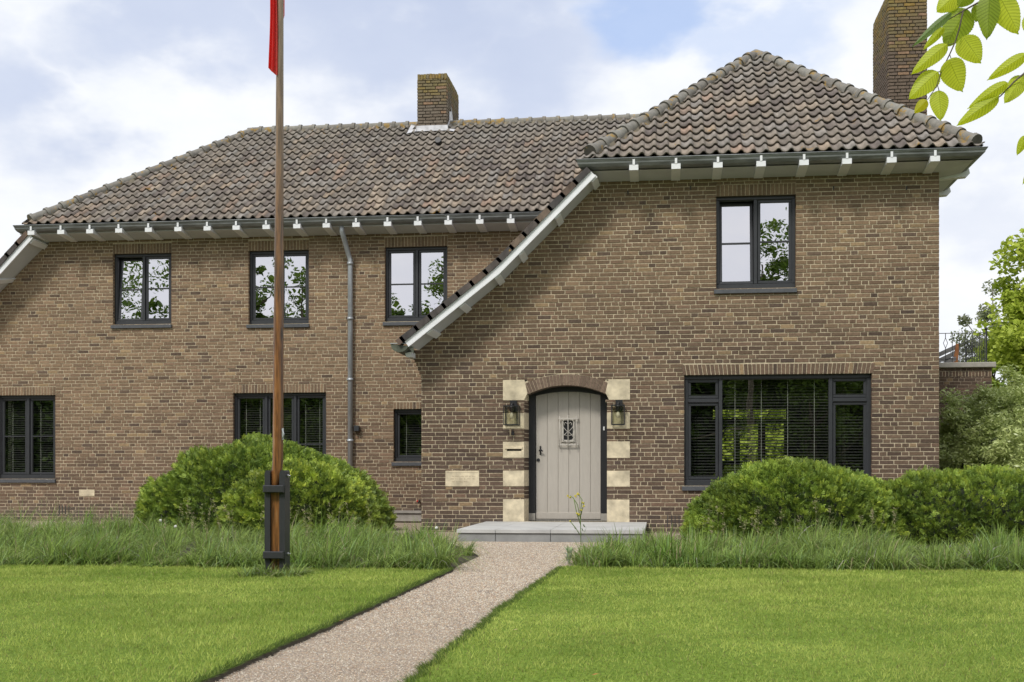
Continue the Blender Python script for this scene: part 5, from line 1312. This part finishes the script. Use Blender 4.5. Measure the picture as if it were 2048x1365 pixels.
for j in range(21):
    t = j/20
    for i in range(9):
        s = i/8; z = ztop_+(WZ(560, 28-4*s, YP)-ztop_)*t; vs.append((xs_+(xe_-xs_)*s+.004*math.sin(t*11), YP+.12+.02*math.sin(s*7+t*4), z))
flg.add(vs, [(j*9+i, j*9+i+1, (j+1)*9+i+1, (j+1)*9+i) for j in range(20) for i in range(8)], None, True)
m2, nt, b = newmat('red_cloth'); r_ = ramp(nt, [(0.3, (0.62, 0.05, 0.05)), (0.7, (0.78, 0.09, 0.08))]); nt.links.new(noise(nt, 3, objco(nt)), r_.inputs[0]); nt.links.new(r_.outputs[0], b.inputs['Base Color']); b.inputs['Roughness'].default_value = .8
tl_ = N(nt, 'ShaderNodeBsdfTranslucent'); tl_.inputs[0].default_value = (.92, .12, .10, 1); mxs = N(nt, 'ShaderNodeMixShader'); mxs.inputs[0].default_value = .5
nt.links.new(b.outputs[0], mxs.inputs[1]); nt.links.new(tl_.outputs[0], mxs.inputs[2]); nt.links.new(mxs.outputs[0], nt.nodes['Material Output'].inputs[0])
tag(flg.build('flag', m2, origin=(xl, YP, zbot)), 'limp red flag hanging down the wooden flagpole', 'flag')
# tuft at the pole base
bx, by = WX(550, YP), YP
long_grass('grass_tuft', [(bx-.24, by-.14), (bx+.24, by-.14), (bx+.24, by+.3), (bx-.24, by+.3)], 26, 60, .09, .17, 95, (bx-.3, bx+.3), (by-.2, by+.3), 'uncut grass tuft around the foot of the flagpole')

# ------------------------------------------------------------------ terrace at the right
YT = 25.2; tcx1 = WX(1986, YT); tcz = WZ(1930, 736, YT); tct = WZ(1930, 725.5, YT)
tt_ = thing('roof_terrace', 'brick terrace with stone coping and black iron railing right of the house', 'terrace', (5.5, YT, 0))
m = MB(); xa_ = XWR+.0; xb_ = WX(1983, YT)
Pt = lambda u, z, d: (u, YT-d, z); solT = (xa_-.5, xb_, tcz-.17, tcz-.065)
bricks(m, xa_-.5, xb_, ZB, tcz, Pt, [solT], None, brickcol(lambda x, z: .05, .78), mort=(.27, .22, .16)); soldier(m, *solT, Pt, brickcol(lambda x, z: .1, .8))
bricks(m, 0, 3.4, ZB, tcz, lambda u, z, d: (xb_+d, YT+u, z), colf=brickcol(lambda x, z: .05, .8)); m.box(xa_-.5, xb_-.002, YT+.002, YT+3.4, ZB, tcz-.002, MORT)
m.build('terrace_wall', 'brick', tt_)
m = MB(); m.bevbox(xa_-.4, tcx1+.04, YT-.08, YT+3.5, tcz+.001, tct, .01); m.build('coping', 'stonedim', tt_)
rl = MB(); yr = YT+.10; xr_ = WX(1972.6, yr); zt2 = WZ(1972, 665.5, yr); zb4 = tct+.08
rl.box(4.3, xr_, yr-.008, yr+.008, zt2-.012, zt2); rl.box(4.3, xr_, yr-.006, yr+.006, zb4-.005, zb4+.005)
rl.box(xr_-.008, xr_+.008, yr, yr+3.2, zt2-.012, zt2); rl.box(xr_-.006, xr_+.006, yr, yr+3.2, zb4-.005, zb4+.005)
rl.box(xr_-.014, xr_+.014, yr-.014, yr+.014, tct-.01, zt2+.05); rl.ball((xr_, yr, zt2+.075), .032)
def bal(x, y, deco, ax):
    zm = (zb4+zt2)/2+.06
    if not deco: rl.box(x-.006, x+.006, y-.006, y+.006, tct, zt2-.01); return
    rl.box(x-.006, x+.006, y-.006, y+.006, tct, zm-.10); rl.box(x-.006, x+.006, y-.006, y+.006, zm+.10, zt2-.01)
    for s in (-1, 1):
        q = [(0, -.10), (s*.042, 0), (0, .10)]
        rl.tube([(x+(a if ax == 0 else 0), y+(a if ax else 0), zm+b) for a, b in q], .006, 5)
n = int((xr_-4.35)/.13)
for k in range(1, n+1): bal(xr_-k*.13, yr, k % 3 == 0, 0)
for k in range(1, 24): bal(xr_, yr+k*.13, k % 3 == 0, 1)
rl.build('railing', 'iron', tt_)
bn = thing('garden_chair', 'slatted grey garden chair with orange-brown end frame on the terrace behind the railing', 'chair', (5.2, 27.2, tct))
yb_ = 27.3; m = MB(); a = W(1876, 706, yb_); b = W(1911, 690, yb_)
for k in range(3):
    dz = -.13*k; m.add([(a[0], yb_-.02*k, a[1]+dz), (b[0], yb_-.02*k, b[1]+dz*.95), (b[0], yb_-.02*k, b[1]+dz*.95-.10), (a[0], yb_-.02*k, a[1]+dz-.10), (a[0], yb_+.025, a[1]+dz), (b[0], yb_+.025, b[1]+dz*.95), (b[0], yb_+.025, b[1]+dz*.95-.10), (a[0], yb_+.025, a[1]+dz-.10)], [(0, 3, 2, 1), (4, 5, 6, 7), (0, 1, 5, 4), (2, 3, 7, 6), (1, 2, 6, 5)])
m.build('backrest', 'benchwood', bn); m = MB(); m.prism([(b[0]-.09, tct), (b[0]+.03, tct), (b[0]+.07, b[1]+.02), (b[0]+.01, b[1]+.02)], yb_-.03, yb_+.03); m.build('end_frame', 'teak', bn)
m = MB(); m.box(a[0]-.2, b[0], yb_+.03, yb_+.5, tct+.25, tct+.29); m.box(a[0]-.1, a[0]-.05, yb_+.4, yb_+.45, tct, tct+.25); m.build('seat', 'benchwood', bn)

# ------------------------------------------------------------------ near branch, upper right
YLv = 2.45
def LP(cx, cy, dy=0.0):
    px, py = 1720+cx/3.59, cy/3.59; q = W(px, py, YLv+dy); return Vector((q[0], YLv+dy, q[1]))
ht = thing('hornbeam_tree', 'near hornbeam branch with toothed yellow-green leaves hanging into the upper right corner', 'tree', (2.6, 3.0, 0))
tw = MB()
tw.tube([(2.6, 3.0, -.05), (2.62, 3.0, 1.2), (2.55, 2.95, 2.6), (2.6, 2.9, 4.2)], [.11, .10, .085, .04], 12)
hub = LP(1500, -350, .1)
tw.tube([(2.56, 2.95, 2.3), hub, LP(1250, -120, .03), LP(1000, -20), LP(850, 20)], [.03, .014, .007, .0035, .002], 7)
tw.tube([LP(850, 20), LP(740, 80), LP(640, 140)], [.0018, .0014, .0008], 6); tw.tube([LP(740, 80), LP(715, 200), LP(685, 300), LP(640, 400), LP(590, 500), LP(550, 620), LP(485, 718)], [.0016, .0014, .0013, .0012, .001, .0009, .0006], 6)
tw.tube([hub, LP(1350, 350, .02), LP(1178, 530), LP(1110, 585), LP(1010, 690), LP(900, 765)], [.01, .004, .002, .0016, .0012, .0006], 6)
tw.tube([LP(1350, 350, .02), LP(1300, 800), LP(1190, 1000), LP(1172, 1000)], [.004, .002, .0012, .0008], 6); tw.tube([LP(1300, 800), LP(1230, 1200), LP(1180, 1290)], [.002, .0012, .0008], 6)
tw.tube([LP(590, 505), LP(565, 518)], .0008, 5); tw.tube([LP(645, 395), LP(660, 440)], .0008, 5); tw.tube([LP(555, 610), LP(567, 650)], .0008, 5); tw.tube([LP(685, 310), LP(630, 325)], .0008, 5)
tw.build('branch', 'bark', ht)
leaves = [((700, -40), (556, 80), 150, .3, 0), ((655, 90), (372, 335), 62, .75, 2), ((770, 60), (612, 340), 215, -.1, 1), ((605, 195), (452, 358), 60, .2, 0), ((935, -50), (915, 282), 165, .1, 1), ((860, 30), (835, 160), 95, -.3, 1),
          ((738, 262), (872, 452), 190, .15, 0), ((632, 312), (372, 528), 112, .35, 0), ((640, 432), (742, 664), 195, -.15, 0), ((566, 512), (354, 708), 150, .2, 0), ((567, 645), (584, 864), 135, .0, 0), ((482, 716), (392, 812), 80, .2, 3),
          ((1000, -30), (1142, 245), 200, .1, 0), ((1200, 385), (912, 575), 95, .5, 0), ((1060, 590), (768, 782), 92, .5, 0), ((1185, 535), (1048, 730), 130, .2, 0), ((1000, 688), (694, 902), 110, .4, 0), ((1200, 975), (1130, 1118), 70, .3, 0), ((1215, 1270), (1163, 1332), 50, .3, 0),
          ((1120, -120), (1010, 20), 90, .1, 1), ((1230, 80), (1330, 330), 180, .2, 0), ((790, -60), (700, 60), 130, .2, 1)]
lme = bpy.data.meshes.new('leaves'); lv, lf, luv, lmi = [], [], [], []
for li, (b_, t_, wd, bend, ci) in enumerate(leaves):
    rr = random.Random(li); B = LP(*b_, rr.uniform(-.02, .02)); T = LP(*t_, rr.uniform(-.02, .02)); ax = T-B; Ln = ax.length; ax.normalize()
    vd = Vector((0, 1, 0)); sd = ax.cross(vd).normalized(); nn = sd.cross(ax).normalized(); hw = wd/3.59/F*YLv/2; NU, NV = 6, 34; o = len(lv)
    for j in range(NV+1):
        t = j/NV; prof = (math.sin(math.pi*min(1, t**.72))**.75)*(1-.10*t) if t < 1 else 0; prof = max(prof, .004); tooth = 1+.055*(((j*1.0) % 2)-.5)*(1 if .06 < t < .97 else 0)
        if t > .93: prof *= (1-t)/.07*.6+.12
        for i in range(-NU, NU+1):
            s = i/NU; e = tooth if abs(i) == NU else 1
            corr = .0009*math.sin((t*1.0-abs(s)*.16)*2*math.pi*13)*min(1, abs(s)*3)
            lv.append(B+ax*(Ln*t-abs(s)*prof*Ln*.03)+sd*(s*prof*hw*e)+nn*(corr+abs(s)*.006*(1+bend)-bend*.05*Ln*math.sin(math.pi*t)*1.2)); luv.append((s*.5+.5, t))
    for j in range(NV):
        for i in range(2*NU): a = o+j*(2*NU+1)+i; lf.append((a, a+1, a+2*NU+2, a+2*NU+1)); lmi.append(ci)
lme.from_pydata([tuple(v) for v in lv], [], lf); uvl = lme.uv_layers.new(name='UVMap')
for p in lme.polygons:
    p.use_smooth = True; p.material_index = lmi[p.index]
    for k in p.loop_indices: uvl.data[k].uv = luv[lme.loops[k].vertex_index]
def leafmat(name, c1, c2, tr):
    m, nt, b = newmat(name); tc = N(nt, 'ShaderNodeTexCoord'); s = N(nt, 'ShaderNodeSeparateXYZ'); nt.links.new(tc.outputs['UV'], s.inputs[0])
    def mth(op, a, b_=None, c=None):
        n = N(nt, 'ShaderNodeMath', operation=op)
        for k, v in enumerate((a, b_, c)):
            if v is None: continue
            if isinstance(v, (int, float)): n.inputs[k].default_value = v
            else: nt.links.new(v, n.inputs[k])
        return n.outputs[0]
    au = mth('ABSOLUTE', mth('SUBTRACT', s.outputs[0], .5)); ph = mth('SUBTRACT', s.outputs[1], mth('MULTIPLY', au, .32))
    vein = mth('POWER', mth('ABSOLUTE', mth('COSINE', mth('MULTIPLY', ph, math.pi*13))), 10.0); mid = mth('LESS_THAN', au, .012)
    f = mth('MAXIMUM', mth('MULTIPLY', vein, .65), mid); n = noise(nt, 20, objco(nt)); base = mixc(nt, n, c1, c2); c = mixc(nt, f, base, tuple(v*.62 for v in c1))
    nt.links.new(c, b.inputs['Base Color']); b.inputs['Roughness'].default_value = .5; t = N(nt, 'ShaderNodeBsdfTranslucent'); cc = mixc(nt, 1.0, c, tr, 'MULTIPLY'); nt.links.new(cc, t.inputs[0])
    mx = N(nt, 'ShaderNodeMixShader'); mx.inputs[0].default_value = .62; nt.links.new(b.outputs[0], mx.inputs[1]); nt.links.new(t.outputs[0], mx.inputs[2]); nt.links.new(mx.outputs[0], nt.nodes['Material Output'].inputs[0]); return m
for a in (leafmat('leaf_fresh', (.50, .60, .04), (.66, .74, .08), (1.3, 1.2, .8)), leafmat('leaf_deep', (.28, .38, .03), (.40, .50, .05), (1.1, 1.1, .8)), leafmat('leaf_side', (.26, .36, .14), (.36, .46, .2), (1, 1, 1)), leafmat('leaf_yellow', (.55, .56, .03), (.62, .60, .05), (1.3, 1.2, .8))): lme.materials.append(a)
lo_ = bpy.data.objects.new('leaves', lme); C.objects.link(lo_); lo_.parent = ht; lo_.location = -Vector(ht.location)

# ------------------------------------------------------------------ sky and sun
SUN_EL, SUN_AZ = math.radians(48), math.radians(205)       # azimuth measured from +Y, clockwise: behind the camera, slightly left
w = bpy.data.worlds.new('World'); scene.world = w; w.use_nodes = True; nt = w.node_tree; bg = nt.nodes['Background']
sky = N(nt, 'ShaderNodeTexSky', sky_type='NISHITA'); sky.sun_disc = False; sky.sun_elevation = SUN_EL; sky.sun_rotation = SUN_AZ
tc = N(nt, 'ShaderNodeTexCoord'); sp = N(nt, 'ShaderNodeSeparateXYZ'); nt.links.new(tc.outputs['Generated'], sp.inputs[0])
def mth(op, a, b_=None, c=None, clampv=False):
    n = N(nt, 'ShaderNodeMath', operation=op); n.use_clamp = clampv
    for k, v in enumerate((a, b_, c)):
        if v is None: continue
        if isinstance(v, (int, float)): n.inputs[k].default_value = v
        else: nt.links.new(v, n.inputs[k])
    return n.outputs[0]
az = mth('ARCTAN2', sp.outputs[0], sp.outputs[1]); el = mth('ARCSINE', sp.outputs[2])
cb_ = N(nt, 'ShaderNodeCombineXYZ'); nt.links.new(az, cb_.inputs[0]); nt.links.new(mth('MULTIPLY', el, 1.7), cb_.inputs[1])
def wn(sc, det=6, off=0.0, rough=.55):
    mp = N(nt, 'ShaderNodeMapping'); mp.inputs['Location'].default_value = (off, off*.7, off*.3); nt.links.new(cb_.outputs[0], mp.inputs[0])
    return noise(nt, sc, mp.outputs[0], det, rough)
def pxdir(px, py):
    u, v = (px-1024)/F, (YH-py)/F; x, y = CS*u-SN, CS+SN*u; L = math.sqrt(x*x+y*y); return math.atan2(x, y), math.atan2(v, L)
warp = mth('MULTIPLY', mth('SUBTRACT', wn(7, 5, 2.0), .5), .26); warp2 = mth('MULTIPLY', mth('SUBTRACT', wn(7, 5, 9.0), .5), .20)
def blob(px, py, rx, ry):
    a, e = pxdir(px, py); dx = mth('DIVIDE', mth('ADD', mth('SUBTRACT', az, a), warp), rx/F); dy = mth('DIVIDE', mth('ADD', mth('SUBTRACT', el, e), warp2), ry/F)
    d = mth('SQRT', mth('ADD', mth('MULTIPLY', dx, dx), mth('MULTIPLY', dy, dy))); mr_ = N(nt, 'ShaderNodeMapRange', interpolation_type='SMOOTHSTEP'); mr_.inputs[1].default_value = 1.35; mr_.inputs[2].default_value = .35; nt.links.new(d, mr_.inputs[0]); return mr_.outputs[0]
def mx_(*a):
    o = a[0]
    for b in a[1:]: o = mth('MAXIMUM', o, b)
    return o
gen = N(nt, 'ShaderNodeMapRange', interpolation_type='SMOOTHSTEP'); gen.inputs[1].default_value = .50; gen.inputs[2].default_value = .66; nt.links.new(wn(2.6, 6, 5.0), gen.inputs[0])
hi_ = N(nt, 'ShaderNodeMapRange'); hi_.inputs[1].default_value = .42; hi_.inputs[2].default_value = .62; nt.links.new(el, hi_.inputs[0])
grey = mx_(blob(400, 80, 290, 110), blob(780, 30, 460, 150), blob(1060, 130, 240, 160), blob(30, 190, 140, 180), mth('MULTIPLY', blob(1950, 420, 200, 90), .4), mth('MULTIPLY', gen.outputs[0], hi_.outputs[0]))
blue = mx_(blob(1330, 20, 150, 120), mth('MULTIPLY', blob(1520, 60, 190, 80), .6), mth('MULTIPLY', mth('MULTIPLY', gen.outputs[0], hi_.outputs[0]), .6))
fine = wn(14, 6, 3.0, .6); white = mixc(nt, fine, (.66, .70, .77), (.86, .86, .86)); greyc = mixc(nt, wn(5, 6, 1.0), (.37, .435, .60), (.60, .65, .76))
strn = N(nt, 'ShaderNodeMath', operation='MULTIPLY')
c = mixc(nt, mth('MULTIPLY', grey, .95), white, greyc)
skyc = N(nt, 'ShaderNodeMix'); skyc.data_type = 'RGBA'; skyc.blend_type = 'MULTIPLY'; skyc.inputs[0].default_value = 1; nt.links.new(sky.outputs[0], skyc.inputs[6]); skyc.inputs[7].default_value = (.13, .13, .13, 1)
# thin haze over the open blue
c = mixc(nt, mth('MULTIPLY', blue, .68), c, mixc(nt, .55, skyc.outputs[2], (.26, .42, .80)))
nt.links.new(c, bg.inputs[0]); bg.inputs[1].default_value = 1.0
sl_ = bpy.data.lights.new('sun', 'SUN'); sl_.energy = 2.1; sl_.angle = math.radians(12); sl_.color = (1.0, .96, .90); so_ = bpy.data.objects.new('sun', sl_); C.objects.link(so_)
dirv = Vector((math.sin(SUN_AZ)*math.cos(SUN_EL), math.cos(SUN_AZ)*math.cos(SUN_EL), math.sin(SUN_EL))); so_.rotation_euler = dirv.to_track_quat('Z', 'Y').to_euler()
vs_ = scene.view_settings; vs_.view_transform = 'Standard'; vs_.look = 'None'; vs_.gamma = 1; vs_.exposure = 0.36; vs_.use_curve_mapping = False
